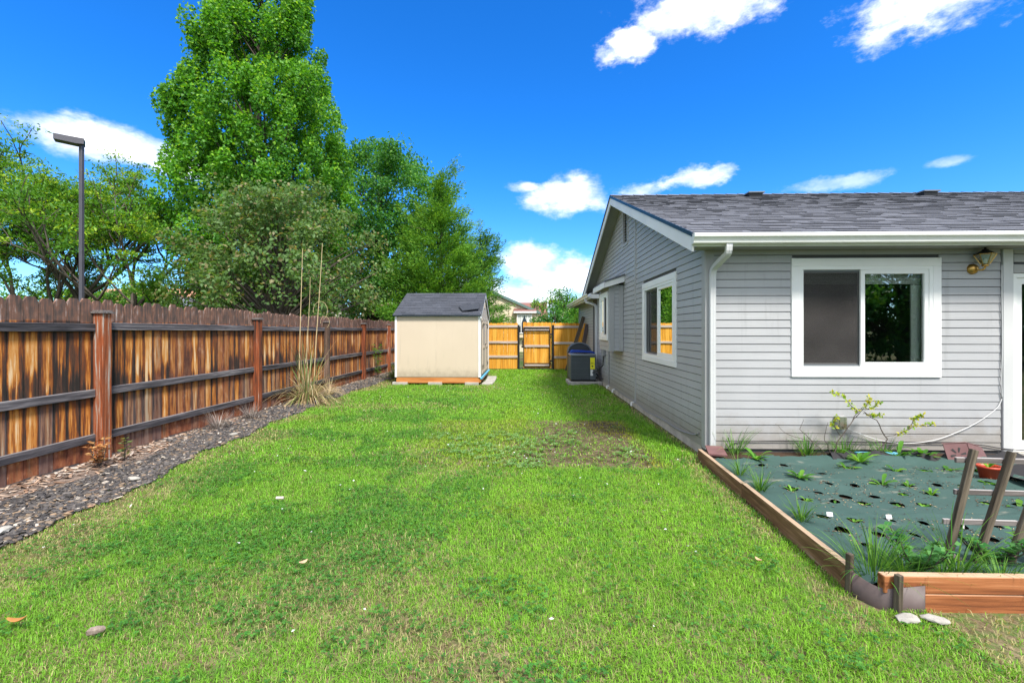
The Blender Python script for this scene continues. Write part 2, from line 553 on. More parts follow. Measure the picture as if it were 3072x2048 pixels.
M_bedside = mat('brown_bed_side_timber', wood([(0.34, (0.05, 0.026, 0.013)), (0.5, (0.16, 0.082, 0.04)), (0.62, (0.27, 0.15, 0.08)), (0.74, (0.42, 0.29, 0.19))], 22, axis=1, top=(0.40, 0.30, 0.21)))
M_skid = mat('orange_stained_timber', wood([(0.34, (0.20, 0.06, 0.015)), (0.5, (0.42, 0.15, 0.04)), (0.7, (0.56, 0.26, 0.09))], 20, axis=0))
M_palewood = mat('old_pale_plank', wood([(0.34, (0.10, 0.075, 0.06)), (0.55, (0.24, 0.19, 0.16)), (0.7, (0.38, 0.32, 0.28))], 25))
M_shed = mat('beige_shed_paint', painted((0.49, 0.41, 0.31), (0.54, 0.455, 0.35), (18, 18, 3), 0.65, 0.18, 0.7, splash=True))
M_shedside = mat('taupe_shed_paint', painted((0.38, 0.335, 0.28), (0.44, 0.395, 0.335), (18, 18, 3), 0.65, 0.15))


def soil(nt):
    v = wcoord(nt)
    a = noise(nt, v, 3, 6)
    b = noise(nt, v, 45, 4)
    c = ramp(nt, mth(nt, 'ADD', mth(nt, 'MULTIPLY', a, .6), mth(nt, 'MULTIPLY', b, .45)), [(0.36, (0.055, 0.042, 0.022)), (0.5, (0.125, 0.098, 0.055)), (0.62, (0.20, 0.16, 0.095)), (0.75, (0.30, 0.24, 0.155))])
    c = mixc(nt, smooth(nt, noise(nt, v, 14, 4), .42, .62), c, (0.085, 0.125, 0.035))
    # the worn patch: damp brown earth
    sp = nd(nt, 'ShaderNodeSeparateXYZ', {0: v})
    wob = mth(nt, 'MULTIPLY', mth(nt, 'SUBTRACT', a, .5), 1.2)
    px = mth(nt, 'MULTIPLY', smooth(nt, mth(nt, 'ADD', sp.outputs[0], wob), -.3, .3), smooth(nt, mth(nt, 'ADD', sp.outputs[0], wob), 1.9, 1.5))
    py = mth(nt, 'MULTIPLY', smooth(nt, mth(nt, 'ADD', sp.outputs[1], wob), 5.1, 5.5), smooth(nt, mth(nt, 'ADD', sp.outputs[1], wob), 8.0, 7.7))
    earth = ramp(nt, noise(nt, v, 9, 6, .65), [(0.35, (0.04, 0.028, 0.017)), (0.5, (0.085, 0.062, 0.038)), (0.65, (0.17, 0.13, 0.085))])
    c = mixc(nt, mth(nt, 'MULTIPLY', mth(nt, 'MULTIPLY', px, py), .9), c, earth)
    return pbsdf(nt, c, 0.95, 0, b, 0.6, 0.01, spec=0.1)


M_soil = mat('lawn_soil', soil)


def far_ground(nt):
    v = wcoord(nt)
    a = noise(nt, v, .25, 6)
    b = noise(nt, v, 8, 4)
    c = mixc(nt, smooth(nt, a, .4, .6), (0.055, 0.095, 0.025), (0.15, 0.135, 0.07))
    return pbsdf(nt, mixc(nt, mth(nt, 'MULTIPLY', b, .4), c, (0.03, 0.05, 0.015)), 0.95, 0, b, .5, .02, spec=.1)


M_ground = mat('neighbourhood_ground', far_ground)


def strip(nt):
    v = wcoord(nt)
    a = noise(nt, v, 9, 6)
    b = noise(nt, v, 70, 4)
    sp = nd(nt, 'ShaderNodeSeparateXYZ', {0: wcoord(nt)})
    c = ramp(nt, mth(nt, 'ADD', mth(nt, 'MULTIPLY', a, .45), mth(nt, 'MULTIPLY', b, .55)), [(0.36, (0.05, 0.04, 0.035)), (0.5, (0.15, 0.115, 0.095)), (0.64, (0.33, 0.25, 0.20)), (0.75, (0.5, 0.42, 0.36))])
    return pbsdf(nt, c, 0.95, 0, b, .8, .012, spec=.1)


M_strip = mat('mulch_and_grit', strip)


def tinted(rough=0.6, trans=0.3, spec=0.3, tmul=(1.25, 1.15, 0.55)):
    def fn(nt):
        at = nd(nt, 'ShaderNodeAttribute', attribute_name='tint').outputs['Color']
        s = pbsdf(nt, at, rough, spec=spec)
        if trans <= 0: return s
        t = nd(nt, 'ShaderNodeBsdfTranslucent', {'Color': mixc(nt, 1.0, at, tmul, 'MULTIPLY')})
        return nd(nt, 'ShaderNodeMixShader', {0: trans, 1: s, 2: t.outputs[0]}).outputs[0]
    return fn


M_grass = mat('grass_blade', tinted(0.55, 0.35, 0.25))
M_leaf = mat('tree_leaf', tinted(0.5, 0.48, 0.35, (1.35, 1.2, 0.5)))
M_needle = mat('conifer_spray', tinted(0.6, 0.38, 0.25))
M_dry = mat('dry_stalk', tinted(0.75, 0.15, 0.15, (1, 1, 1)))
M_stone = mat('slate_chip', tinted(0.7, 0.0, 0.4))
M_bark = mat('bark', lambda nt: pbsdf(nt, mixc(nt, noise(nt, wcoord(nt, (14, 14, 3)), 1.0, 6), (0.03, 0.024, 0.02), (0.16, 0.135, 0.115)), 0.9, 0, noise(nt, wcoord(nt, (30, 30, 6)), 1, 4), .8, .02, spec=.15))


def glass(nt):
    fr = nd(nt, 'ShaderNodeFresnel', {'IOR': 1.75}).outputs[0]
    n = noise(nt, wcoord(nt), 1.4, 2)
    b = nd(nt, 'ShaderNodeBump', {'Height': n, 'Strength': 0.012, 'Distance': 0.05})
    gl = nd(nt, 'ShaderNodeBsdfGlossy', {'Color': (0.92, 0.97, 0.95, 1), 'Roughness': 0.004, 'Normal': b.outputs[0]})
    tr = nd(nt, 'ShaderNodeBsdfTransparent', {'Color': (0.84, 0.90, 0.87, 1)})
    f = mth(nt, 'MULTIPLY', mth(nt, 'ADD', fr, 0.10), 1.25, clamp=True)
    return nd(nt, 'ShaderNodeMixShader', {0: f, 1: tr.outputs[0], 2: gl.outputs[0]}).outputs[0]


M_glass = mat('window_glass', glass)


def screen(nt):
    v = wcoord(nt)
    n = noise(nt, v, 3, 4)
    d = nd(nt, 'ShaderNodeBsdfDiffuse', {'Color': mixc(nt, n, (0.035, 0.033, 0.033), (0.085, 0.078, 0.076))})
    tr = nd(nt, 'ShaderNodeBsdfTransparent', {'Color': (1, 1, 1, 1)})
    return nd(nt, 'ShaderNodeMixShader', {0: 0.72, 1: tr.outputs[0], 2: d.outputs[0]}).outputs[0]


M_screen = mat('insect_screen', screen)
M_room = mat('room_paint', lambda nt: pbsdf(nt, (0.16, 0.155, 0.145), 0.9))
M_blind = mat('blind_slat', lambda nt: pbsdf(nt, (0.82, 0.85, 0.78), 0.6))
M_brass = mat('aged_brass', lambda nt: pbsdf(nt, mixc(nt, noise(nt, wcoord(nt), 40), (0.30, 0.16, 0.04), (0.62, 0.40, 0.12)), 0.32, 0.95))
M_lampglass = mat('bevelled_lamp_glass', lambda nt: nd(nt, 'ShaderNodeMixShader', {0: 0.35, 1: nd(nt, 'ShaderNodeBsdfTransparent', {'Color': (.85, .85, .72, 1)}).outputs[0], 2: nd(nt, 'ShaderNodeBsdfGlossy', {'Color': (.9, .9, .8, 1), 'Roughness': .12}).outputs[0]}).outputs[0])
M_ac = mat('slate_grey_enamel', lambda nt: pbsdf(nt, mixc(nt, noise(nt, wcoord(nt), 5), (0.075, 0.088, 0.10), (0.10, 0.115, 0.13)), 0.4, 0.2))
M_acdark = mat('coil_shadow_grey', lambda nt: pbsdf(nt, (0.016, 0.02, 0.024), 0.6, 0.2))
M_acrim = mat('pale_grey_enamel', lambda nt: pbsdf(nt, (0.16, 0.18, 0.20), 0.35, 0.3))
M_yellow = mat('yellow_label', lambda nt: pbsdf(nt, (0.80, 0.74, 0.01), 0.5))
M_ink = mat('black_ink', lambda nt: pbsdf(nt, (0.02, 0.02, 0.02), 0.6))
M_paper = mat('white_label', lambda nt: pbsdf(nt, (0.72, 0.72, 0.72), 0.6))
M_blue = mat('blue_plastic', lambda nt: pbsdf(nt, (0.008, 0.045, 0.33), 0.3))
M_tape = mat('pale_blue_tape', lambda nt: pbsdf(nt, (0.10, 0.36, 0.52), 0.5))
M_tub = mat('charcoal_plastic', lambda nt: pbsdf(nt, (0.03, 0.033, 0.036), 0.45))
M_brownpl = mat('mauve_brown_plastic', lambda nt: pbsdf(nt, mixc(nt, noise(nt, wcoord(nt), 9), (0.11, 0.048, 0.048), (0.17, 0.082, 0.08)), 0.5))
M_edging = mat('dark_brown_edging', lambda nt: pbsdf(nt, mixc(nt, noise(nt, wcoord(nt), 12), (0.055, 0.038, 0.036), (0.12, 0.085, 0.08)), 0.6))
M_redpot = mat('red_pot_plastic', lambda nt: pbsdf(nt, (0.42, 0.045, 0.016), 0.45))
M_potrim = mat('dark_pot_soil', lambda nt: pbsdf(nt, (0.03, 0.022, 0.018), 0.9))
M_blackfab = mat('black_fabric', lambda nt: pbsdf(nt, (0.016, 0.015, 0.018), 0.85))


def fabric(nt):
    v = wcoord(nt)
    a = noise(nt, v, 2.2, 5)
    b = noise(nt, wcoord(nt, (120, 260, 60)), 1.0, 2)
    dust = smooth(nt, noise(nt, wcoord(nt, (3, 7, 3)), 1.0, 7, .65), .58, .72)
    c = mixc(nt, a, (0.028, 0.064, 0.056), (0.048, 0.096, 0.085))
    c = mixc(nt, mth(nt, 'MULTIPLY', b, .3), c, (0.02, 0.045, 0.038))
    c = mixc(nt, mth(nt, 'MULTIPLY', dust, .55), c, (0.30, 0.27, 0.22))
    return pbsdf(nt, c, 0.75, 0, b, 0.25, 0.003, spec=.3)


M_fabric = mat('green_weed_fabric', fabric)
M_darksoil = mat('bed_soil', lambda nt: pbsdf(nt, mixc(nt, noise(nt, wcoord(nt), 30, 5), (0.022, 0.014, 0.01), (0.10, 0.065, 0.045)), 0.95, 0, noise(nt, wcoord(nt), 60, 4), .8, .01, spec=.1))
M_cord = mat('white_cord', lambda nt: pbsdf(nt, (0.62, 0.62, 0.62), 0.5))
M_cable = mat('black_cable', lambda nt: pbsdf(nt, (0.03, 0.03, 0.033), 0.5))
M_greycable = mat('grey_cable', lambda nt: pbsdf(nt, (0.26, 0.26, 0.27), 0.5))
M_cream = mat('cream_stucco', painted((0.60, 0.50, 0.36), (0.68, 0.58, 0.43), (6, 6, 6), 0.8, 0.2))
M_tanroof = mat('salmon_roof', painted((0.36, 0.17, 0.10), (0.50, 0.26, 0.17), (12, 12, 12), 0.9, 0.4))
M_greyroof = mat('blue_grey_roof', painted((0.10, 0.11, 0.13), (0.18, 0.19, 0.22), (12, 12, 12), 0.9, 0.4))
M_brownroof = mat('red_brown_roof', painted((0.13, 0.055, 0.045), (0.22, 0.10, 0.08), (12, 12, 12), 0.9, 0.4))
M_greentrim = mat('green_grey_trim', lambda nt: pbsdf(nt, (0.10, 0.17, 0.16), 0.6))
M_darkwin = mat('dark_far_glass', lambda nt: pbsdf(nt, (0.015, 0.017, 0.03), 0.1))
M_curtain = mat('pale_curtain', lambda nt: pbsdf(nt, (0.55, 0.58, 0.55), 0.8))


# ------------------------------------------------------------------ numpy noise
def fbm(x, y, scale, seed, octv=4):
    rg = np.random.default_rng(seed)
    out = np.zeros_like(x); amp, tot = 1.0, 0.0
    for o in range(octv):
        G = rg.random((64, 64))
        xs, ys = x * scale * 2 ** o + 17.3 * o, y * scale * 2 ** o + 5.1 * o
        xi, yi = np.floor(xs).astype(int), np.floor(ys).astype(int)
        fx, fy = xs - xi, ys - yi
        fx = fx * fx * (3 - 2 * fx); fy = fy * fy * (3 - 2 * fy)
        a = G[xi % 64, yi % 64]; b = G[(xi + 1) % 64, yi % 64]; c = G[xi % 64, (yi + 1) % 64]; d = G[(xi + 1) % 64, (yi + 1) % 64]
        out += amp * ((a * (1 - fx) + b * fx) * (1 - fy) + (c * (1 - fx) + d * fx) * fy)
        tot += amp; amp *= 0.5
    return out / tot


def sstep(x, a, b):
    t = np.clip((x - a) / (b - a), 0, 1)
    return t * t * (3 - 2 * t)


def lerp(a, b, t):
    t = np.asarray(t)[..., None] if np.ndim(t) else t
    return np.asarray(a) * (1 - t) + np.asarray(b) * t


# ================================================================== SETTING
EDGE_Y = [-8, 0.5, 2.0, 3.14, 4.18, 5.9, 7.8, 10, 12.5, 16, 18.5]
EDGE_X = [-3.6, -3.6, -3.68, -3.76, -3.88, -4.18, -4.32, -4.48, -4.45, -4.3, -4.3]


def edge_x(y):
    return np.interp(y, EDGE_Y, EDGE_X) + 0.05 * np.sin(np.asarray(y) * 3.1) + 0.03 * np.sin(np.asarray(y) * 9.7)


def setting():
    gme = mesh('ground', [(-900, -900, -0.03), (900, -900, -0.03), (900, 900, -0.03), (-900, 900, -0.03)], [(0, 1, 2, 3)], M_ground)
    add('ground', gme, kind='structure')
    # lawn sheet with gentle dips
    xs = np.linspace(-5.3, 9.5, 75); ys = np.linspace(-9, 18.6, 139)
    X, Y = np.meshgrid(xs, ys, indexing='ij')
    Z = -0.004 + 0.016 * (fbm(X, Y, .9, 5) - .5)
    V = np.stack([X, Y, Z], -1).reshape(-1, 3)
    n2 = len(ys)
    F = [(i * n2 + j, (i + 1) * n2 + j, (i + 1) * n2 + j + 1, i * n2 + j + 1) for i in range(len(xs) - 1) for j in range(n2 - 1)]
    add('lawn', mesh_np('lawn', V, F, M_soil, smooth_=True), kind='structure')
    # gravel strip sheet along the fence
    ys = np.linspace(-6, 18.3, 160)
    V, F = [], []
    for i, y in enumerate(ys):
        e = float(edge_x(y))
        for k, t in enumerate(np.linspace(0, 1, 6)):
            V.append((-5.3 + (e + 5.3) * t, y, 0.010 + 0.004 * math.sin(t * math.pi) - 0.02 * (k == 5)))
        if i:
            for k in range(5):
                o = (i - 1) * 6 + k
                F.append((o, o + 1, o + 7, o + 6))
    add('gravel_path', mesh('gravel_path', V, F, M_strip, True), kind='structure')


setting()

# ================================================================== HOUSE
HX, HY = 2.26, 5.70            # corner of the house
Z0, LAP, SOF = 0.11, 0.0998, 2.565
EAVE_Y, EAVE_Z, RIDGE_Y, RIDGE_Z = 5.35, 2.70, 10.40, 4.64
SL = (RIDGE_Z - EAVE_Z) / (RIDGE_Y - EAVE_Y)
RX0, RX1 = 1.95, 13.0          # roof ends
HXE = 12.6
house = empty('house', (HX, HY, 0), 'grey lap-sided single-storey house with grey shingle roof and white trim', 'house')


def under_roof(y):
    """height where the gable wall meets the roof slab"""
    return (EAVE_Z - 0.10) + SL * ((y - EAVE_Y) if y < RIDGE_Y else (2 * RIDGE_Y - EAVE_Y - y))


FRONT_HOLES = [(3.30, 5.07, 1.01, 2.45), (5.94, 7.75, 0.05, 2.36)]
SIDE_HOLES = [(6.77, 8.64, 1.03, 2.44), (9.93, 10.37, 3.50, 4.22), (10.37, 11.58, 1.13, 2.53)]


def lap_mesh(a0, a1, b0, b1, zlo, zhi, face, n_bot=0.021, n_top=0.013, dep=-0.004):
    """one lap board between a0..a1 at its bottom and b0..b1 at its top; face(u,n,z)->world"""
    P = [(a0, n_bot, zlo), (a1, n_bot, zlo), (b1, n_top, zhi), (b0, n_top, zhi),
         (a0, dep, zlo), (a1, dep, zlo), (b1, dep, zhi), (b0, dep, zhi)]
    return [face(*p) for p in P], [(0, 1, 2, 3), (4, 7, 6, 5), (0, 4, 5, 1), (3, 2, 6, 7), (0, 3, 7, 4), (1, 5, 6, 2)]


def fface(u, n, z): return (u, HY - n, z)
def sface(u, n, z): return (HX - n, u, z)


def cut(lo, hi, zlo, zhi, holes):
    segs = [(lo, hi)]
    for (h0, h1, hz0, hz1) in holes:
        if zhi - 0.005 <= hz0 or zlo + 0.005 >= hz1: continue
        out = []
        for (a, b) in segs:
            if h1 <= a or h0 >= b: out.append((a, b)); continue
            if h0 > a: out.append((a, h0))
            if h1 < b: out.append((h1, b))
        segs = out
    return segs


def sheath(u0, u1, z1fn, holes, face, name, label):
    """backing wall behind the boards as a grid of panels with the openings left out"""
    us = sorted(set([u0, u1] + [h for q in holes for h in q[:2] if u0 < h < u1] + ([RIDGE_Y] if face is sface else [])))
    V, F = [], []
    for a, b in zip(us[:-1], us[1:]):
        m = (a + b) / 2
        hs = sorted([(q[2], q[3]) for q in holes if q[0] < m < q[1]])
        z = 0.02
        spans = []
        for (h0, h1) in hs:
            if h0 > z: spans.append((z, h0, None))
            z = h1
        spans.append((z, None, None))
        for (s0, s1, _) in spans:
            o = len(V)
            t0 = s1 if s1 is not None else z1fn(a)
            t1 = s1 if s1 is not None else z1fn(b)
            for n in (-0.006, -0.09):
                V += [face(a, n, s0), face(b, n, s0), face(b, n, t1), face(a, n, t0)]
            F += [(o, o + 1, o + 2, o + 3), (o + 4, o + 7, o + 6, o + 5), (o, o + 4, o + 5, o + 1), (o + 3, o + 2, o + 6, o + 7), (o, o + 3, o + 7, o + 4), (o + 1, o + 5, o + 6, o + 2)]
    w = wmesh(name, V, F, M_groove, house, label=label)
    fix_normals(w.data)
    return w


rs = random.Random(4)
wall_f = sheath(HX, HXE, lambda u: SOF, FRONT_HOLES, fface, 'wall', 'front wall facing the garden bed')
k = 0
zz = Z0
while zz < SOF - 0.02:
    zt = min(zz + LAP - 0.008, SOF - 0.002)
    for (a, b) in cut(HX + 0.085, 5.80, zz, zz + LAP, FRONT_HOLES) + cut(5.96, HXE, zz, zz + LAP, FRONT_HOLES):
        if b - a < 0.03: continue
        V, F = lap_mesh(a, b, a, b, zz, zt, fface, 0.020 + rs.uniform(-.001, .001))
        wmesh('siding_board', V, F, M_siding, wall_f)
    zz += LAP

wall_s = sheath(HY + 0.02, 2 * RIDGE_Y - HY, under_roof, SIDE_HOLES, sface, 'wall', 'gable wall along the lawn')
YE = 13.95
zz = Z0
while zz < RIDGE_Z - 0.16:
    zt = zz + LAP - 0.008

    def lim(z):
        t = (z - (EAVE_Z - 0.11)) / SL
        return max(HY, EAVE_Y + t), min(2 * RIDGE_Y - EAVE_Y - t, YE if z < 2.6 else 99, 2 * RIDGE_Y - HY)
    lo0, hi0 = lim(zz); lo1, hi1 = lim(zt)
    lo0 = max(lo0, HY + 0.085); lo1 = max(lo1, HY + 0.085)
    if hi0 - lo0 > 0.1 and hi1 > lo1:
        holes = SIDE_HOLES + [(9.19, 9.29, 0, 9)]
        for (a, b) in cut(lo0, hi0, zz, zz + LAP, holes):
            if b - a < 0.02: continue
            a1 = lo1 if abs(a - lo0) < 1e-6 else a
            b1 = hi1 if abs(b - hi0) < 1e-6 else b
            if b1 - a1 < 0.01: continue
            V, F = lap_mesh(a, b, a1, b1, zz, zt, sface, 0.020 + rs.uniform(-.001, .001))
            wmesh('siding_board', V, F, M_siding, wall_s)
    zz += LAP

# foundation
box('foundation', HX + 0.015, HXE, HY + 0.015, HY + 0.15, -0.1, Z0 + 0.004, M_found, house, 0.01)
box('foundation', HX - 0.012, HX + 0.14, HY + 0.16, YE, -0.1, Z0 + 0.003, M_found, house, 0.01)
# corner boards
box('corner_board', HX - 0.026, HX + 0.085, HY - 0.028, HY - 0.002, Z0 - 0.01, SOF - 0.002, M_trimgrey, house)
box('corner_board', HX - 0.028, HX - 0.002, HY - 0.0015, HY + 0.085, Z0 - 0.012, under_roof(HY) - 0.03, M_trimgrey, house)
box('trim_board', HX - 0.030, HX, 9.19, 9.29, Z0 - 0.01, under_roof(9.24) - 0.04, M_trimgrey, house)
box('door_trim', 5.82, 5.94, HY - 0.03, HY, 0.06, SOF - 0.003, M_spout, house)
box('door_trim', 5.945, 7.9, HY - 0.028, HY, 2.27, 2.375, M_trimgrey, house)


def facebox(face, u0, u1, n0, n1, z0, z1):
    a, b = face(u0, n0, z0), face(u1, n1, z1)
    return (min(a[0], b[0]), max(a[0], b[0]), min(a[1], b[1]), max(a[1], b[1]), min(z0, z1), max(z0, z1))


def fb(name, face, q, m, parent, bev=0.003, **k):
    return box(name, *facebox(face, *q), m, parent, bev, **k)


def ring(face, u0, u1, z0, z1, t, n0, n1):
    return boxes([facebox(face, *q) for q in ((u0, u1, n0, n1, z1 - t, z1), (u0, u1, n0, n1, z0, z0 + t), (u0, u0 + t, n0, n1, z0 + t, z1 - t), (u1 - t, u1, n0, n1, z0 + t, z1 - t))])


def window(face, u0, u1, z0, z1, screen_low, name_label, tr=0.10, um=None, blinds=True, parent=house, trims=True):
    """outer size u0..u1,z0..z1 incl. trim boards; two sliding sashes, a screen over one of them"""
    V, F = ring(face, u0 + tr, u1 - tr, z0 + .09, z1 - tr, 0.042, -0.07, 0.030)
    w = wmesh('window', V, F, M_vinyl, parent, label=name_label)
    fb('window_trim', face, (u0, u1, -0.002, 0.036, z1 - tr, z1), M_white, w)
    fb('window_trim', face, (u0, u1, -0.002, 0.036, z0, z0 + .09), M_white, w)
    fb('window_trim', face, (u0, u0 + tr, -0.002, 0.034, z0 + .0905, z1 - tr - .0005), M_white, w)
    fb('window_trim', face, (u1 - tr, u1, -0.002, 0.034, z0 + .0905, z1 - tr - .0005), M_white, w)
    a, b, c, d = u0 + tr + .042, u1 - tr - .042, z0 + .09 + .042, z1 - tr - .042
    m = um if um else (a + b) / 2
    lo, hi = (a, m + .02), (m - .02, b)
    scr, clr = (lo, hi) if screen_low else (hi, lo)
    # sash with the clear pane, in front
    V, F = ring(face, clr[0] + .001, clr[1] - .001, c + .001, d - .001, 0.050, -0.012, 0.022)
    wmesh('sash', V, F, M_vinyl, w)
    q = [face(clr[0] + .05, 0.0, c + .05), face(clr[1] - .05, 0.0, c + .05), face(clr[1] - .05, 0.0, d - .05), face(clr[0] + .05, 0.0, d - .05)]
    wmesh('pane', q, [(0, 1, 2, 3)], M_glass, w)
    # sash behind with its pane, and the insect screen in a thin grey frame before it
    V, F = ring(face, scr[0] + .001, scr[1] - .001, c + .001, d - .001, 0.036, -0.052, -0.020)
    wmesh('sash', V, F, M_vinyl, w)
    q = [face(scr[0] + .036, -.036, c + .036), face(scr[1] - .036, -.036, c + .036), face(scr[1] - .036, -.036, d - .036), face(scr[0] + .036, -.036, d - .036)]
    wmesh('pane', q, [(0, 1, 2, 3)], M_glass, w)
    V, F = ring(face, scr[0] + .003, scr[1] - .022, c + .004, d - .004, 0.018, -0.016, -0.002)
    wmesh('screen_frame', V, F, M_acrim, w)
    q = [face(scr[0] + .02, -.010, c + .02), face(scr[1] - .03, -.010, c + .02), face(scr[1] - .03, -.010, d - .02), face(scr[0] + .02, -.010, d - .02)]
    wmesh('insect_screen', q, [(0, 1, 2, 3)], M_screen, w)
    return w, (a, b, c, d)


wf, (wa, wb, wc, wd) = window(fface, 3.287, 5.084, 1.0, 2.46, True, 'wide sliding window over the garden bed', um=4.145)
# raised blind and wand behind the front window
mb = MB()
for i in range(9):
    z = wd - 0.01 - i * 0.018
    mb.put(boxes([facebox(fface, wa + .01, wb - .01, -0.105, -0.078, z - .013, z)]))
mb.build('raised_blind', M_blind, wf)
mb = MB(); mb.put(tube([fface(4.86, -.095, 2.15), fface(4.83, -.095, 1.6)], .006)); mb.build('blind_wand', M_blind, wf)
fb('curtain_edge', fface, (wb - .13, wb - .01, -.10, -.08, wc + .02, wd - .18), M_blind, wf)

ws, (sa, sb, sc_, sd) = window(sface, 6.75, 8.66, 1.02, 2.447, False, 'sliding window in the gable wall')

# gable vent: frame and louvres
V, F = ring(sface, 9.90, 10.40, 3.46, 4.26, 0.055, -0.03, 0.034)
gv = wmesh('gable_vent', V, F, M_siding, house)
for i in range(11):
    z = 3.54 + i * 0.062
    V = [sface(9.955, .0, z), sface(10.345, .0, z), sface(10.345, -.035, z + .05), sface(9.955, -.035, z + .05),
         sface(9.955, .0, z + .008), sface(10.345, .0, z + .008), sface(10.345, -.035, z + .058), sface(9.955, -.035, z + .058)]
    wmesh('louvre', V, BOXF, M_groove, gv)

# bay box on the gable wall
BX, BY0, BY1, BZ0, BZ1 = 1.925, 10.35, 11.60, 1.11, 2.60


def bface(u, n, z): return (BX - n, u, z)        # face towards the lawn
def nface(u, n, z): return (u, BY0 - n, z)       # face towards the camera


V, F = boxes([(BX + .01, HX, BY0 + .01, BY0 + .05, BZ0, BZ1), (BX + .01, HX, BY1 - .05, BY1 - .01, BZ0, BZ1),
              (BX + .01, BX + .04, BY0 + .051, BY1 - .051, BZ0, 1.34), (BX + .01, BX + .04, BY0 + .051, BY1 - .051, 2.46, BZ1),
              (BX + .01, HX, BY0 + .051, BY1 - .051, BZ0 + .001, BZ0 + .04)])
bay = wmesh('bay_box', V, F, M_trimgrey, house)
box('bay_trim', BX - .005, BX + .105, BY0 - .022, BY0 + .008, BZ0 - .01, BZ1, M_trimgrey, bay)
box('bay_trim', HX - .115, HX - .021, BY0 - .022, BY0 + .008, BZ0 - .01, BZ1, M_trimgrey, bay)
box('bay_trim', BX - .015, BX + .009, BY0 + .0085, BY0 + .09, BZ0 - .008, BZ1, M_trimgrey, bay)
z = BZ0
while z < BZ1 - .03:
    V, F = lap_mesh(BX + .106, HX - .116, BX + .106, HX - .116, z, min(z + LAP - .008, BZ1), nface, .016)
    wmesh('siding_board', V, F, M_siding, bay)
    if z + LAP < 1.36:
        V, F = lap_mesh(BY0 + .091, BY1 - .01, BY0 + .091, BY1 - .01, z, min(z + LAP - .008, 1.34), bface, .014)
        wmesh('siding_board', V, F, M_siding, bay)
    z += LAP
window(bface, BY0 + .10, BY1 - .05, 1.34, 2.47, True, 'small sliding window in the bay box', tr=.075)
# bay cap: sloped roof with white fascia
CX0, CX1, CY0, CY1 = 1.79, HX - .022, 10.20, 11.76
V, F = extrude([(CX0, 2.655), (CX1, 2.80), (CX1, 2.84), (CX0, 2.69)], 'y', CY0 - .02, CY1 + .02)
cap = wmesh('bay_roof', V, F, M_shingle, bay); fix_normals(cap.data)
for y in (CY0, CY1):
    V, F = extrude([(CX0, 2.53), (CX1, 2.665), (CX1, 2.797), (CX0, 2.652)], 'y', y, y + .022)
    o = wmesh('bay_fascia', V, F, M_white, bay); fix_normals(o.data)
box('bay_fascia', CX0 - .02, CX0 - .001, CY0 - .01, CY1 + .03, 2.525, 2.652, M_white, bay)
V, F = extrude([(CX0, 2.56), (HX - .03, 2.70), (HX - .03, 2.72), (CX0, 2.58)], 'y', CY0 + .023, CY1 - .001)
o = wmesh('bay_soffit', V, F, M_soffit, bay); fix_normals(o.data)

# sliding glass door at the right edge
V, F = ring(fface, 5.945, 7.75, 0.10, 2.265, 0.05, -0.08, 0.012)
door = wmesh('sliding_door', V, F, M_vinyl, house, label='white sliding glass door')
V, F = ring(fface, 5.997, 6.90, 0.152, 2.213, 0.075, -0.045, -0.005)
wmesh('door_sash', V, F, M_vinyl, door)
q = [fface(6.07, -.02, .225), fface(6.83, -.02, .225), fface(6.83, -.02, 2.14), fface(6.07, -.02, 2.14)]
wmesh('pane', q, [(0, 1, 2, 3)], M_glass, door)
V, F = ring(fface, 6.85, 7.698, 0.152, 2.213, 0.07, -0.078, -0.048)
wmesh('door_sash', V, F, M_vinyl, door)
q = [fface(6.92, -.06, .22), fface(7.63, -.06, .22), fface(7.63, -.06, 2.14), fface(6.92, -.06, 2.14)]
wmesh('pane', q, [(0, 1, 2, 3)], M_glass, door)
box('door_sill', 5.9, 7.8, HY - .10, HY + .01, 0.03, 0.098, M_conc, house)

# dim room behind the glass
RXA, RYA = HX + .10, HY + .10
V = [(RXA, RYA, .12), (9.5, RYA, .12), (9.5, 13.4, .12), (RXA, 13.4, .12), (RXA, RYA, 2.55), (9.5, RYA, 2.55), (9.5, 13.4, 2.55), (RXA, 13.4, 2.55)]
wmesh('room_interior', V, [(0, 1, 2, 3), (4, 7, 6, 5), (1, 5, 6, 2), (2, 6, 7, 3)], M_room, house)

# roof: slab, shingles, rakes, soffits, gutter
def rz(y): return EAVE_Z + SL * (y - EAVE_Y)


BACK_Y = 2 * RIDGE_Y - EAVE_Y
V, F = extrude([(EAVE_Y, EAVE_Z - .09), (RIDGE_Y, RIDGE_Z - .09), (BACK_Y, EAVE_Z - .09), (BACK_Y, EAVE_Z - .012), (RIDGE_Y, RIDGE_Z - .012), (EAVE_Y, EAVE_Z - .012)], 'x', RX0 + .03, RX1)
roof = wmesh('roof', V, F, M_soffit, house); fix_normals(roof.data)


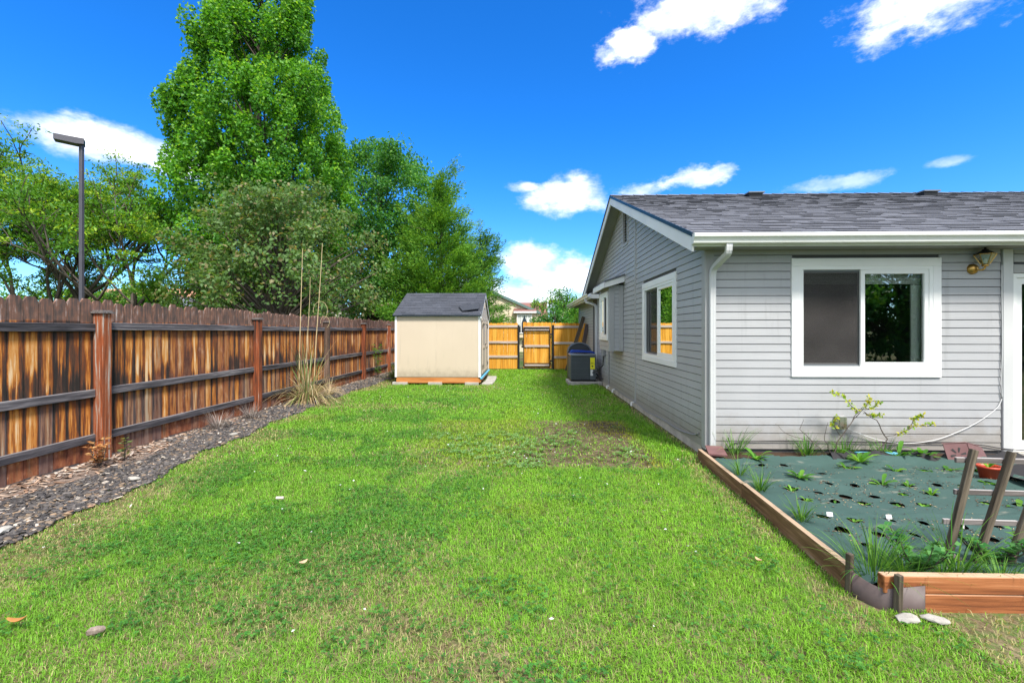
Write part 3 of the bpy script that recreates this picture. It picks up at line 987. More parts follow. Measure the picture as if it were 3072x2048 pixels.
def shingle_field(name, y0, z0, y1, z1, x0, x1, expo, tabw, m, parent, seed, lift=1.0, kind='stuff'):
    rg = random.Random(seed)
    L = math.hypot(y1 - y0, z1 - z0); cy, sy = (y1 - y0) / L, (z1 - z0) / L
    ny, nz = (-sy, cy) if cy > 0 else (sy, -cy)
    V, F, C = [], [], []
    n = int(L / expo)
    for i in range(n + 1):
        s0 = i * expo; s1 = min(s0 + expo * 1.08, L)
        if s1 - s0 < .02: break
        x = x0 - rg.uniform(0, tabw)
        while x < x1:
            w = tabw * rg.choice((0.4, .6, .8, 1, 1.1)); xa, xb = max(x, x0), min(x + w - .004, x1)
            x += w
            if xb - xa < .015: continue
            t = lift * (0.009 + (0.005 if rg.random() < .45 else 0) + rg.uniform(0, .003))
            jj = rg.uniform(-.006, .006)
            o = len(V)
            for (xx, s, h) in ((xa, s0 + jj, t), (xb, s0 + jj, t), (xb, s1, .002), (xa, s1, .002), (xa, s0 + jj, -.004), (xb, s0 + jj, -.004)):
                V.append((xx, y0 + cy * s + ny * h, z0 + sy * s + nz * h))
            V += [V[o], V[o + 1]]
            F += [(o, o + 1, o + 2, o + 3), (o + 6, o + 4, o + 5, o + 7)]
            tv = .30 + .45 * rg.random()
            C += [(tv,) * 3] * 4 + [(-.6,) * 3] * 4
    V = np.array(V); c = (V.min(0) + V.max(0)) / 2
    me = mesh_np(name, V - c, F, m, np.array(C))
    return add(name, me, parent, c, kind=kind)


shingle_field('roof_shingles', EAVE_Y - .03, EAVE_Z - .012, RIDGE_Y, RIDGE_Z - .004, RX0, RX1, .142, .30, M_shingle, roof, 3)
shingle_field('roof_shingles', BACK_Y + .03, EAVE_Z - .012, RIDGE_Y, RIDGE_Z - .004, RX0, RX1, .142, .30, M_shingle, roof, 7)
# ridge caps
x = RX0; V, F, C = [], [], []
while x < RX1:
    o = len(V); h = RIDGE_Z + .012; w = .13
    for xx, lf in ((x, .012), (x + .30, 0.0)):
        V += [(xx, RIDGE_Y - w, h - w * SL + lf), (xx, RIDGE_Y, h + .006 + lf), (xx, RIDGE_Y + w, h - w * SL + lf)]
    F += [(o, o + 3, o + 4, o + 1), (o + 1, o + 4, o + 5, o + 2)]
    C += [(rs.random(),) * 3] * 6
    x += .26
V = np.array(V); c = (V.min(0) + V.max(0)) / 2
add('ridge_cap', mesh_np('ridge_cap', V - c, F, M_shingle, np.array(C)), roof, c, kind='stuff')
# rake boards (white) with dark drip edge, both slopes
for sgn in (0, 1):
    def yy(t): return t if not sgn else 2 * RIDGE_Y - t
    for nm, m, x0, x1, d0, d1 in (('rake_board', M_white, RX0 + .004, RX0 + .029, -.205, -.022), ('drip_edge', M_drip, RX0 - .012, RX0 + .002, -.040, .012)):
        P = [(yy(EAVE_Y - (.0 if nm == 'rake_board' else .04)), EAVE_Z + d0), (yy(RIDGE_Y), RIDGE_Z + d0), (yy(RIDGE_Y), RIDGE_Z + d1), (yy(EAVE_Y - (.0 if nm == 'rake_board' else .04)), EAVE_Z + d1)]
        V, F = extrude(P, 'x', x0, x1)
        o = wmesh(nm, V, F, m, roof); fix_normals(o.data)
# rake soffit panels
for sgn in (0, 1):
    def yy(t): return t if not sgn else 2 * RIDGE_Y - t
    P = [(yy(EAVE_Y + .02), EAVE_Z - .118), (yy(RIDGE_Y), RIDGE_Z - .125), (yy(RIDGE_Y), RIDGE_Z - .098), (yy(EAVE_Y + .02), EAVE_Z - .091)]
    V, F = extrude(P, 'x', RX0 + .031, HX - .003)
    o = wmesh('rake_soffit', V, F, M_soffit, roof); fix_normals(o.data)
# front eave: fascia, soffit, gutter
box('fascia_board', RX0 + .03, RX1, EAVE_Y - .001, EAVE_Y + .022, SOF - .012, EAVE_Z - .092, M_gutter, roof)
x = HX - .20
while x < RX1 - .1:
    x2 = min(x + 1.22, RX1)
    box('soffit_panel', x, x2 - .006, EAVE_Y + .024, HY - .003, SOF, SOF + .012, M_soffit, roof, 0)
    x = x2
gp = [(0, 0), (0, -.108), (-.066, -.108), (-.078, -.100), (-.082, -.072), (-.092, -.050), (-.112, -.036), (-.116, -.014), (-.116, .004), (-.106, .008), (-.100, .002), (-.106, -.004), (-.106, -.03), (-.084, -.046), (-.074, -.07), (-.07, -.096), (-.008, -.100), (-.008, 0)]
V, F = extrude([(EAVE_Y - .003 + a, EAVE_Z - .018 + b) for a, b in gp], 'x', RX0 - .002, RX1)
gut = wmesh('gutter', V, F, M_gutter, house); fix_normals(gut.data)
V, F = extrude([(EAVE_Y - .003 + a, EAVE_Z - .018 + b) for a, b in gp[:10]], 'x', RX0 - .006, RX0 - .0025)
o = wmesh('gutter_end', V, F, M_gutter, gut); fix_normals(o.data)
# roof vents just behind the ridge line on the front slope
for x in (4.95, 8.60):
    y = 9.95; z = rz(y)
    v = box('roof_vent', x - .14, x + .14, y - .12, y + .12, z - .05, z + .042, M_black, house)
    V, F = boxes([(x - .17, x + .17, y - .16, y + .16, z + .045, z + .070)])
    wmesh('vent_cap', V, F, M_acrim, v)


def spout(pts, name, parent, w=.068, d=.05, m=M_spout):
    """ribbed rectangular downspout along a path, one mesh"""
    V, F = [], []
    prof = []
    for (sx, sy) in ((-1, -1), (1, -1), (1, 1), (-1, 1)):
        pass
    def side(a, b, n=5):
        out = []
        for i in range(n):
            t = i / n
            p = (a[0] + (b[0] - a[0]) * t, a[1] + (b[1] - a[1]) * t)
            nn = (b[1] - a[1], -(b[0] - a[0]))
            L = math.hypot(*nn); g = 0.003 if i % 2 else 0.0
            out.append((p[0] + nn[0] / L * -g, p[1] + nn[1] / L * -g))
        return out
    c4 = [(-w / 2, -d / 2), (w / 2, -d / 2), (w / 2, d / 2), (-w / 2, d / 2)]
    for i in range(4): prof += side(c4[i], c4[(i + 1) % 4])
    n = len(prof)
    pts = [Vector(p) for p in pts]
    for i, p in enumerate(pts):
        dirv = (pts[min(i + 1, len(pts) - 1)] - pts[max(i - 1, 0)]).normalized()
        ex = Vector((1, 0, 0)) if parent is not None else Vector((1, 0, 0))
        if abs(dirv.x) > .8: ex = Vector((0, 0, 1))
        ex = (ex - dirv * ex.dot(dirv)).normalized()
        ey = dirv.cross(ex)
        for (a, b) in prof: V.append(p + ex * a + ey * b)
        if i:
            o = (i - 1) * n
            F += [(o + k, o + (k + 1) % n, o + n + (k + 1) % n, o + n + k) for k in range(n)]
    F += [tuple(range(n)), tuple(range(len(V) - 1, len(V) - n - 1, -1))]
    o = wmesh(name, V, F, m, parent); fix_normals(o.data)
    return o


# corner downspout: outlet under the gutter, S-bend back and left to the corner board, then straight down
def bez(a, b, c, d, n=8):
    a, b, c, d = map(Vector, (a, b, c, d))
    return [a * (1 - t) ** 3 + b * 3 * t * (1 - t) ** 2 + c * 3 * t * t * (1 - t) + d * t ** 3 for t in [i / n for i in range(n + 1)]]


sp_pts = [(2.36, EAVE_Y - .045, 2.585)] + bez((2.36, EAVE_Y - .045, 2.54), (2.36, EAVE_Y - .04, 2.44), (2.36, EAVE_Y + .0, 2.46), (2.345, EAVE_Y + .08, 2.42), 6) + \
    bez((2.33, EAVE_Y + .17, 2.375), (2.318, HY - .09, 2.34), (2.312, HY - .058, 2.33), (2.312, HY - .057, 2.22), 6) + [(2.312, HY - .057, 1.6), (2.312, HY - .057, .8), (2.312, HY - .057, .12)]
spout(sp_pts, 'downspout', house)

# garage wing behind: wall, eave, gutter, downspout
WX = 2.34
wallw = box('wall', WX + .02, WX + .1, YE + .01, 19.5, .02, 2.56, M_groove, house)
wallw['label'] = 'garage wing wall beyond the bay box'


def wface(u, n, z): return (WX + .02 - n, u, z)


zz = Z0
while zz < 2.54:
    V, F = lap_mesh(YE + .06, 19.5, YE + .06, 19.5, zz, min(zz + LAP - .008, 2.56), wface)
    wmesh('siding_board', V, F, M_siding, wallw)
    zz += LAP
box('corner_board', WX - .02, WX + .10, 19.5, 19.58, .08, 2.56, M_trimgrey, house)
box('corner_board', HX - .028, HX + .2, YE - .002, YE + .058, .08, 2.56, M_trimgrey, house)
V, F = extrude([(1.97, 2.63), (7.0, 4.4), (12.0, 2.63), (12.0, 2.70), (7.0, 4.48), (1.97, 2.70)], 'y', 13.62, 20.1)
wr = wmesh('roof', V, F, M_soffit, house); fix_normals(wr.data)
box('fascia_board', 1.968, 1.99, 13.60, 20.12, 2.53, 2.675, M_white, wr)
box('fascia_board', 1.992, HX - .03, 13.60, 13.622, 2.53, 2.66, M_white, wr)
box('soffit_panel', 1.992, WX + .0, 13.63, 20.0, 2.562, 2.575, M_soffit, wr, 0)
V, F = extrude([(1.966 + a, 2.68 + b) for a, b in gp], 'y', 13.60, 20.12)
o = wmesh('gutter', V, F, M_gutter, house); fix_normals(o.data)
spout([(1.91, 14.3, 2.57)] + bez((1.91, 14.3, 2.53), (1.91, 14.25, 2.44), (1.95, 14.2, 2.46), (2.05, 14.12, 2.42), 5) + bez((2.12, 14.02, 2.38), (2.17, 13.98, 2.35), (2.19, 13.97, 2.34), (2.19, 13.97, 2.22), 5) + [(2.19, 13.97, 1.2), (2.19, 13.97, .15)], 'downspout', house, m=M_spout)
box('foundation', WX + .03, WX + .15, YE + .02, 19.5, -.1, Z0 + .003, M_found, house, .01)
# electrical disconnect and conduit by the air conditioner
eb = box('disconnect_box', HX - .11, HX - .022, 12.62, 12.80, .86, 1.12, M_greycable, house, .01)
mb = MB(); mb.put(tube([(HX - .06, 12.72, .86), (HX - .07, 12.75, .6), (HX - .2, 12.95, .42), (HX - .3, 13.1, .36)], .018)); mb.build('conduit', M_cable, eb)
mb = MB(); mb.put(tube([(HX - .035, 12.05, 1.12), (HX - .035, 12.05, .16)], .014)); mb.build('conduit', M_greycable, house)
for (y, s) in ((9.35, .07), (11.35, .06), (12.1, .05)):
    mb = MB(); mb.put(tube([(HX - .02, y, .10), (HX - .07, y, .10), (HX - .075, y, .03)], .02)); mb.build('drain_pipe', M_vinyl, house)

# ================================================================== WALL FITTINGS AND CABLES
def wall_lantern():
    x, z = 5.46, 2.34
    t = empty('wall_lantern', (x, HY, z), 'brass coach lantern with clear glass on the wall near the sliding door', 'lamp')
    # round back plate, axis along y
    V, F = lathe([(0.0, .05), (.03, .047), (.05, .035), (.062, .015), (.066, 0.0)], 20)
    V = [(x + a, HY - .018 - c, z - .02 + b) for (a, b, c) in V]
    o = wmesh('back_plate', V, F, M_brass, t, True); fix_normals(o.data)
    mb = MB(); mb.put(tube(bez((x, HY - .06, z - .03), (x + .01, HY - .10, z - .05), (x + .05, HY - .125, z - .05), (x + .05, HY - .125, z + .0), 8), .010, 8))
    mb.build('arm', M_brass, t, True)
    cx, cy, cz = x + .05, HY - .125, z + .005
    mb = MB(); mb.put(lathe([(0, -.01), (.03, -.008), (.036, .01), (.02, .022), (0, .024)], 12, (cx, cy, cz))); mb.build('base_cup', M_brass, t, True)
    # flared six-sided body: brass bars with glass between
    lo, hi, z0, z1 = .038, .098, cz + .02, cz + .135
    P = [(math.cos(a), math.sin(a)) for a in [i * math.pi / 3 + .3 for i in range(6)]]
    for i in range(6):
        a, b = P[i], P[(i + 1) % 6]
        wmesh('lamp_glass', [(cx + a[0] * lo, cy + a[1] * lo, z0), (cx + b[0] * lo, cy + b[1] * lo, z0), (cx + b[0] * hi, cy + b[1] * hi, z1), (cx + a[0] * hi, cy + a[1] * hi, z1)], [(0, 1, 2, 3)], M_lampglass, t)
        mb = MB(); mb.put(tube([(cx + a[0] * lo, cy + a[1] * lo, z0), (cx + a[0] * hi, cy + a[1] * hi, z1)], .0045, 5)); mb.build('bar', M_brass, t)
    mb = MB(); mb.put(tube([(cx + P[i % 6][0] * hi, cy + P[i % 6][1] * hi, z1) for i in range(7)], .006, 6)); mb.build('rim', M_brass, t)
    mb = MB(); mb.put(lathe([(.095, 0), (.06, .03), (.035, .045), (.03, .06), (.012, .065), (.012, .08), (0, .09)], 12, (cx, cy, z1 + .002))); mb.build('lid', M_black, t, True)
    mb = MB(); mb.put(lathe([(.0, 0), (.012, .0), (.02, .03), (.016, .06), (0, .07)], 10, (cx, cy, z0))); mb.build('bulb', M_paper, t, True)


wall_lantern()


def outlet():
    x, z = 3.86, .45
    t = empty('outlet_cover', (x, HY, z), 'small clear bubble outlet cover low on the front wall behind the yellow shrub', 'outlet')
    box('box', x - .055, x + .055, HY - .075, HY - .022, z - .085, z + .085, M_greycable, t, .012)
    box('lid', x - .048, x + .048, HY - .105, HY - .076, z - .078, z + .078, M_lampglass, t, .014)
    box('socket', x - .03, x + .03, HY - .083, HY - .0755, z - .05, z + .05, M_greycable, t, .004)


outlet()


def cable(name, pts, r, m, label, cat='cable'):
    out = []
    P = [Vector(p) for p in pts]
    for i in range(len(P) - 1):           # Catmull-Rom
        p0, p1, p2, p3 = P[max(i - 1, 0)], P[i], P[i + 1], P[min(i + 2, len(P) - 1)]
        for s in range(5):
            t = s / 5
            out.append(.5 * ((2 * p1) + (p2 - p0) * t + (2 * p0 - 5 * p1 + 4 * p2 - p3) * t * t + (3 * p1 - p0 - 3 * p2 + p3) * t ** 3))
    out.append(P[-1])
    mb = MB(); mb.put(tube(out, r, 6))
    return mb.build(name, m, None, True, label=label, cat=cat)


yw = HY - .03
cable('power_cord', [(5.80, yw, .74), (5.72, yw - .01, .62), (5.45, yw - .015, .43), (5.03, yw - .015, .25), (4.67, yw - .02, .20), (4.35, yw - .02, .23), (4.05, yw - .02, .33), (3.90, yw - .04, .40)], .0042, M_cord, 'white cord drooping along the front wall from door trim to outlet')
cable('coaxial_cable', [(5.80, yw, 2.37), (5.795, yw - .005, 2.0), (5.802, yw - .004, 1.4), (5.79, yw - .006, 1.0), (5.80, yw - .004, .75)], .006, M_cord, 'thin cable running down beside the white door trim')
cable('ground_cable', [(2.50, yw, .10), (2.62, yw, .19), (3.1, yw - .006, .215), (3.7, yw - .004, .21), (4.3, yw - .006, .20), (4.9, yw - .004, .20), (5.5, yw - .006, .185), (5.9, yw - .01, .13), (6.6, yw - .05, .12)], .006, M_cable, 'black cable along the lowest boards of the front wall')
cable('side_cable', [(HX - .035, 5.86, .26), (HX - .035, 6.05, .20), (HX - .04, 6.6, .145), (HX - .035, 7.4, .14), (HX - .04, 8.3, .10), (HX - .035, 9.2, .13), (HX - .04, 10.2, .12), (HX - .035, 11.4, .14)], .008, M_greycable, 'grey cable along the foot of the gable wall')

# ================================================================== LEFT FENCE
FX = -5.17


def picket_mesh(h, w=.140, t=.018):
    c = .032
    P = [(-w / 2, 0), (w / 2, 0), (w / 2, h - c * 1.5), (w / 2 - c, h), (-w / 2 + c, h), (-w / 2, h - c * 1.5)]
    V, F = extrude(P, 'x', -t, 0)
    me = mesh('picket', V, F, M_picket); fix_normals(me)
    return me


def left_fence():
    rg = random.Random(11)
    t = empty('wooden_fence', (FX, 9, 0), 'long weathered cedar fence with dark rails along the left side', 'fence')
    variants = [picket_mesh(1.88 + .012 * i) for i in range(5)]
    posts = [-0.9, 2.25, 5.34, 8.52, 11.56, 14.24, 16.9, 19.5]
    y = -0.85
    while y < 19.5:
        o = add('picket', rg.choice(variants), t, (FX + rg.uniform(-.010, .0), y, 0.03 + rg.uniform(-.012, .012)), (rg.uniform(-.004, .004), 0, rg.uniform(-.012, .012)))
        y += .1465 + rg.uniform(-.001, .003)
    for a, b in zip(posts[:-1], posts[1:]):
        for z in (1.615, .825, .285):
            zz_ = z + rg.uniform(-.01, .01)
            box('rail', FX + .001, FX + .040, a + .062, b - .062, zz_ - .046, zz_ + .046, M_rail, t, .004, (rg.uniform(-.002, .002), 0, 0))
    for i, y in enumerate(posts):
        m = M_postgrey if i in (1, 4) else M_post
        p = box('post', FX + .002, FX + .124, y - .060, y + .060, -.1, 1.775, m, t, .006)
        V, F = boxes([(FX - .020, FX + .146, y - .082, y + .082, 1.777, 1.797), (FX - .002, FX + .128, y - .064, y + .064, 1.797, 1.815)])
        wmesh('post_cap', V, F, M_greywoodx, p)


left_fence()

# ================================================================== GATE FENCE AT THE BACK
GY = 18.3


def gate_fence():
    rg = random.Random(5)
    def ped(h, w=.138):
        P = []
        for i in range(9):
            a = math.pi * i / 8
            P.append((w / 2 * math.cos(a), h - .03 + .03 * math.sin(a)))
        P = [(w / 2, 0)] + P + [(-w / 2, 0)]
        V, F = extrude(P, 'y', 0, .018)
        me = mesh('board', V, F, M_cedar); fix_normals(me)
        return me
    variants = [ped(1.84 + .01 * i) for i in range(3)]
    def run(x0, x1, root, z0=.03, vs_=variants):
        n = max(1, round((x1 - x0) / .143)); s = (x1 - x0) / n
        for i in range(n):
            add('picket', rg.choice(vs_), root, (x0 + s * (i + .5), GY + rg.uniform(0, .003), z0), (0, rg.uniform(-.004, .004), 0))
    def rails(x0, x1, root, zs):
        for z in zs:
            box('rail', x0, x1, GY - .042, GY - .002, z - .046, z + .046, M_palerail, root, .004)
    a = empty('fence_panel', (-2.6, GY, 0), 'golden cedar fence between the shed and the gate', 'fence', 'new cedar fence panels')
    run(-5.05, -.27, a); rails(-5.05, -.285, a, (1.74, 1.10, .52))
    box('post', -.280, -.205, GY - .055, GY + .02, 0, 1.80, M_black, a)
    b = empty('fence_panel', (1.7, GY, 0), 'golden cedar fence between the gate and the house', 'fence', 'new cedar fence panels')
    run(1.10, WX - .01, b); rails(1.185, WX - .015, b, (1.72, 1.07, .50))
    box('post', 1.105, 1.180, GY - .055, GY - .003, 0, 1.80, M_black, b)
    g = empty('garden_gate', (.47, GY, 0), 'golden cedar gate in a black metal frame', 'gate')
    run(-.06, 1.075, g, .06)
    rails(.0, .985, g, (1.625, .95, .19))
    box('rail', -.02, 1.0, GY - .040, GY - .003, 1.70, 1.745, M_palerail, g, .003)
    V, F = ring(lambda u, n, z: (u, GY - n, z), -.055, 1.035, .12, 1.70, .032, .044, .078)
    wmesh('metal_frame', V, F, M_black, g)
    box('frame_bar', -.02, 1.0, GY - .072, GY - .046, 1.545, 1.575, M_black, g)
    box('frame_bar', -.02, 1.0, GY - .072, GY - .046, .245, .27, M_black, g)
    for z in (.35, 1.42):
        box('hinge', 1.03, 1.11, GY - .085, GY - .06, z - .03, z + .03, M_black, g)
    V, F = boxes([(-.13, -.05, GY - .10, GY - .06, .88, .96), (-.10, -.06, GY - .10, GY - .07, .97, 1.16)])
    wmesh('latch', V, F, M_black, g)


gate_fence()

# ================================================================== SHED
def shed():
    x0, x1, y0, y1, zb, ze, zr = -3.735, -1.285, 13.0, 16.0, .23, 2.06, 2.78
    ym = (y0 + y1) / 2
    s = empty('garden_shed', ((x0 + x1) / 2, ym, 0), 'beige garden shed with dark shingle gable roof', 'shed')
    sl = (zr - ze) / (ym - y0)
    # front panel with shallow seams, side panels with gables
    wa_ = []
    xx = x0
    for w in (1.20, x1 - x0 - 1.20):
        box('wall_panel', xx, xx + w - .0006, y0, y0 + .02, zb, ze - .005, M_shed, s, .002)
        xx += w
    box('wall_panel', x0, x1, y1 - .02, y1, zb, ze - .005, M_shed, s, .002)
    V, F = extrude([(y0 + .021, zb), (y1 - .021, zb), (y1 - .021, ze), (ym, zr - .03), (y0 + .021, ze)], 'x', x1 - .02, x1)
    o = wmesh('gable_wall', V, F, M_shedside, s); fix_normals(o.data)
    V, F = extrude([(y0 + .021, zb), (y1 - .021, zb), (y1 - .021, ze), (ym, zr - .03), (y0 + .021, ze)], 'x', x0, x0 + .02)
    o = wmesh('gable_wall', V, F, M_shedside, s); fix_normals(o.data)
    # corner trims
    for (a, b) in ((x0 - .016, x0 + .045), (x1 - .045, x1 + .016)):
        box('corner_trim', a, b, y0 - .018, y0 - .001, zb - .005, ze - .01, M_white, s)
    box('corner_trim', x1 + .001, x1 + .018, y0 - .0005, y0 + .06, zb - .005, ze + .01, M_white, s)
    box('corner_trim', x1 + .001, x1 + .018, y1 - .06, y1, zb - .005, ze + .01, M_white, s)
    # dark strip painted as the shade under the eave
    box('eave_shadow_strip', x0 - .01, x1 + .01, y0 - .03, y0 - .0185, ze - .06, ze, M_drip, s)
    # double door on the gable end
    d0, d1 = y0 + .55, y1 - .55
    for (a, b) in ((d0, ym - .004), (ym + .004, d1)):
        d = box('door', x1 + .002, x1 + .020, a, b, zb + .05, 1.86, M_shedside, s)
        for (p, q, r, t_) in ((a, a + .07, zb + .05, 1.86), (b - .07, b, zb + .05, 1.86), (a + .071, b - .071, 1.78, 1.86), (a + .071, b - .071, zb + .05, zb + .13), (a + .071, b - .071, 1.02, 1.10)):
            box('door_batten', x1 + .021, x1 + .034, p, q, r, t_, M_shed, d)
        hy = a if a == d0 else b
        for z in (.5, 1.72):
            V = [(x1 + .036, hy - .03, z - .07), (x1 + .036, hy - .03, z + .07), (x1 + .036, hy + (.2 if a == d0 else -.2), z), (x1 + .042, hy - .03, z - .07), (x1 + .042, hy - .03, z + .07), (x1 + .042, hy + (.2 if a == d0 else -.2), z)]
            wmesh('strap_hinge', V, [(0, 1, 2), (5, 4, 3), (0, 3, 4, 1), (1, 4, 5, 2), (2, 5, 3, 0)], M_black, d)
        if a == d0: box('latch', x1 + .036, x1 + .06, b - .12, b + .05, 1.13, 1.16, M_black, d)
    box('door_trim', x1 + .002, x1 + .03, d0 - .08, d1 + .08, 1.865, 1.94, M_shedside, s)
    box('gable_vent', x1 + .002, x1 + .018, ym - .10, ym + .10, 2.28, 2.48, M_shed, s)
    # sill with pale blue tape
    box('door_sill', x1 + .003, x1 + .07, y0 - .02, y1 - .2, zb - .06, zb - .006, M_tape, s, .01)
    # floor frame and blocks
    box('floor_joist', x0 + .02, x1 - .02, y0 + .01, y0 + .05, .06, zb - .004, M_skid, s)
    for yj in (y0 + 1.0, y0 + 2.0, y1 - .05):
        box('floor_joist', x0 + .02, x1 - .02, yj, yj + .04, .06, zb - .004, M_skid, s)
    box('floor_joist', x1 - .018, x1 + .02, y0 + .0, y1, .08, zb - .065, M_skid, s)
    for i, bx in enumerate((-3.60, -2.58, -1.52)):
        for yj in (y0 - .06, y0 + 1.35, y1 - .3):
            w_ = .20 if i else .22
            box('concrete_block', bx - w_, bx + w_, yj, yj + .26, -.02, .085 if yj < y0 else .058, M_paver, s, .008)
    # roof
    P = [(y0 - .09, ze - .045), (ym, zr - .012), (y1 + .09, ze - .045), (y1 + .09, ze - .075), (ym, zr - .045), (y0 - .09, ze - .075)]
    V, F = extrude(P, 'x', x0 - .05, x1 + .05)
    r = wmesh('roof', V, F, M_drip, s); fix_normals(r.data)
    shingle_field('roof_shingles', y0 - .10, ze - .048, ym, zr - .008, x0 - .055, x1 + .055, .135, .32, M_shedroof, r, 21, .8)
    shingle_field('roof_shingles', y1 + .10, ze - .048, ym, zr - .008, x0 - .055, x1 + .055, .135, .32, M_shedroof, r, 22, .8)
    for sg in (0, 1):
        def yy(t): return t if not sg else 2 * ym - t
        V, F = extrude([(yy(y0 - .085), ze - .145), (yy(ym), zr - .12), (yy(ym), zr - .046), (yy(y0 - .085), ze - .076)], 'x', x1 + .025, x1 + .046)
        o = wmesh('rake_board', V, F, M_white, r); fix_normals(o.data)
    # a lifted, folded shingle near the right eave
    V = [(-1.95, 13.35, 2.27), (-1.36, 13.62, 2.40), (-1.33, 13.12, 2.20), (-1.80, 13.05, 2.135)]
    V = V + [(a, b, c + .018) for a, b, c in V]
    o = wmesh('loose_shingle', V, BOXF, M_shedroof, r); fix_normals(o.data)


shed()
for i, (x, y, w, d) in enumerate(((-1.08, 13.35, .30, .60), (-1.06, 14.1, .30, .60), (-1.08, 14.9, .30, .62))):
    box('paver', x - w / 2, x + w / 2, y - d / 2, y + d / 2, -.02, .045, M_paver, None, .008, (0, 0, .05 * (i - 1)),
        label=('pale concrete paver nearest the camera beside the shed', 'pale concrete paver in the middle beside the shed door', 'pale concrete paver farthest along the shed side')[i], cat='paver', group='pavers beside the shed')

# ================================================================== AIR CONDITIONER AND CLUTTER
def air_conditioner():
    x0, x1, y0, y1, z0, z1 = 1.33, 2.06, 13.15, 13.88, .10, .86
    t = empty('air_conditioner', ((x0 + x1) / 2, (y0 + y1) / 2, z0), 'dark grey air conditioning unit with a yellow label on a concrete pad', 'air conditioner')
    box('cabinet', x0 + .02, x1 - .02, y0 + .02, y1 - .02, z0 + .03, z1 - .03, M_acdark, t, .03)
    box('base_pan', x0 + .005, x1 - .005, y0 + .005, y1 - .005, z0, z0 + .05, M_black, t, .02)
    box('top_cover', x0 - .005, x1 + .005, y0 - .005, y1 + .005, z1 - .035, z1 + .03, M_acrim, t, .028)
    mb = MB()
    for r in (.06, .12, .18, .24, .30):
        mb.put(tube([((x0 + x1) / 2 + r * math.cos(a * math.pi / 10), (y0 + y1) / 2 + r * math.sin(a * math.pi / 10), z1 + .045) for a in range(21)], .005, 4, False))
    mb.build('fan_guard', M_black, t)
    # louvre bars on the front and the left side
    n = 17
    for i in range(n):
        a = x0 + .03 + (x1 - x0 - .24) * i / (n - 1)
        box('louvre', a - .011, a + .011, y0, y0 + .019, z0 + .055, z1 - .04, M_ac, t, .004)
        b = y0 + .03 + (y1 - y0 - .06) * i / (n - 1)
        box('louvre', x0, x0 + .019, b - .011, b + .011, z0 + .055, z1 - .04, M_ac, t, .004)
    for i in range(1, 4):
        z = z0 + .05 + (z1 - z0 - .09) * i / 4
        box('louvre_brace', x0 + .03, x1 - .2, y0 + .0195, y0 + .026, z - .006, z + .006, M_ac, t, 0)
    cp = box('corner_panel', x1 - .185, x1, y0 - .004, y0 + .019, z0 + .052, z1 - .038, M_ac, t, .006)
    yl = box('energy_label', x1 - .165, x1 - .035, y0 - .007, y0 - .0045, z1 - .40, z1 - .07, M_yellow, cp, 0)
    box('label_line', x1 - .160, x1 - .040, y0 - .0085, y0 - .0072, z1 - .262, z1 - .256, M_ink, cp, 0)
    for i in range(3):
        box('label_line', x1 - .150, x1 - .055 - .02 * i, y0 - .0085, y0 - .0072, z1 - .215 - .012 * i, z1 - .210 - .012 * i, M_ink, cp, 0)
    V = [(x1 - .135, y0 - .0085, z1 - .30), (x1 - .065, y0 - .0085, z1 - .30), (x1 - .10, y0 - .0085, z1 - .35)]
    wmesh('label_arrow', V, [(0, 1, 2)], M_ink, cp)
    lb = box('data_label', x1 - .155, x1 - .085, y0 - .007, y0 - .0045, z0 + .17, z0 + .34, M_paper, cp, 0)
    for i in range(3):
        box('label_line', x1 - .150, x1 - .092, y0 - .0085, y0 - .0072, z0 + .22 + .045 * i, z0 + .224 + .045 * i, M_greycable, cp, 0)
    mb = MB(); mb.put(tube(bez((x1 - .02, y0 + .25, z0 + .2), (x1 + .08, y0 + .2, z0 + .25), (x1 + .1, y0 + .0, z0 + .05), (x1 + .2, y0 - .15, z0 + .1)), .022, 8)); mb.build('refrigerant_line', M_cable, t, True)


air_conditioner()
box('concrete_pad', 1.26, 2.235, 13.05, 13.98, -.02, .098, M_conc, None, .012, label='concrete pad under the air conditioner', cat='pad')


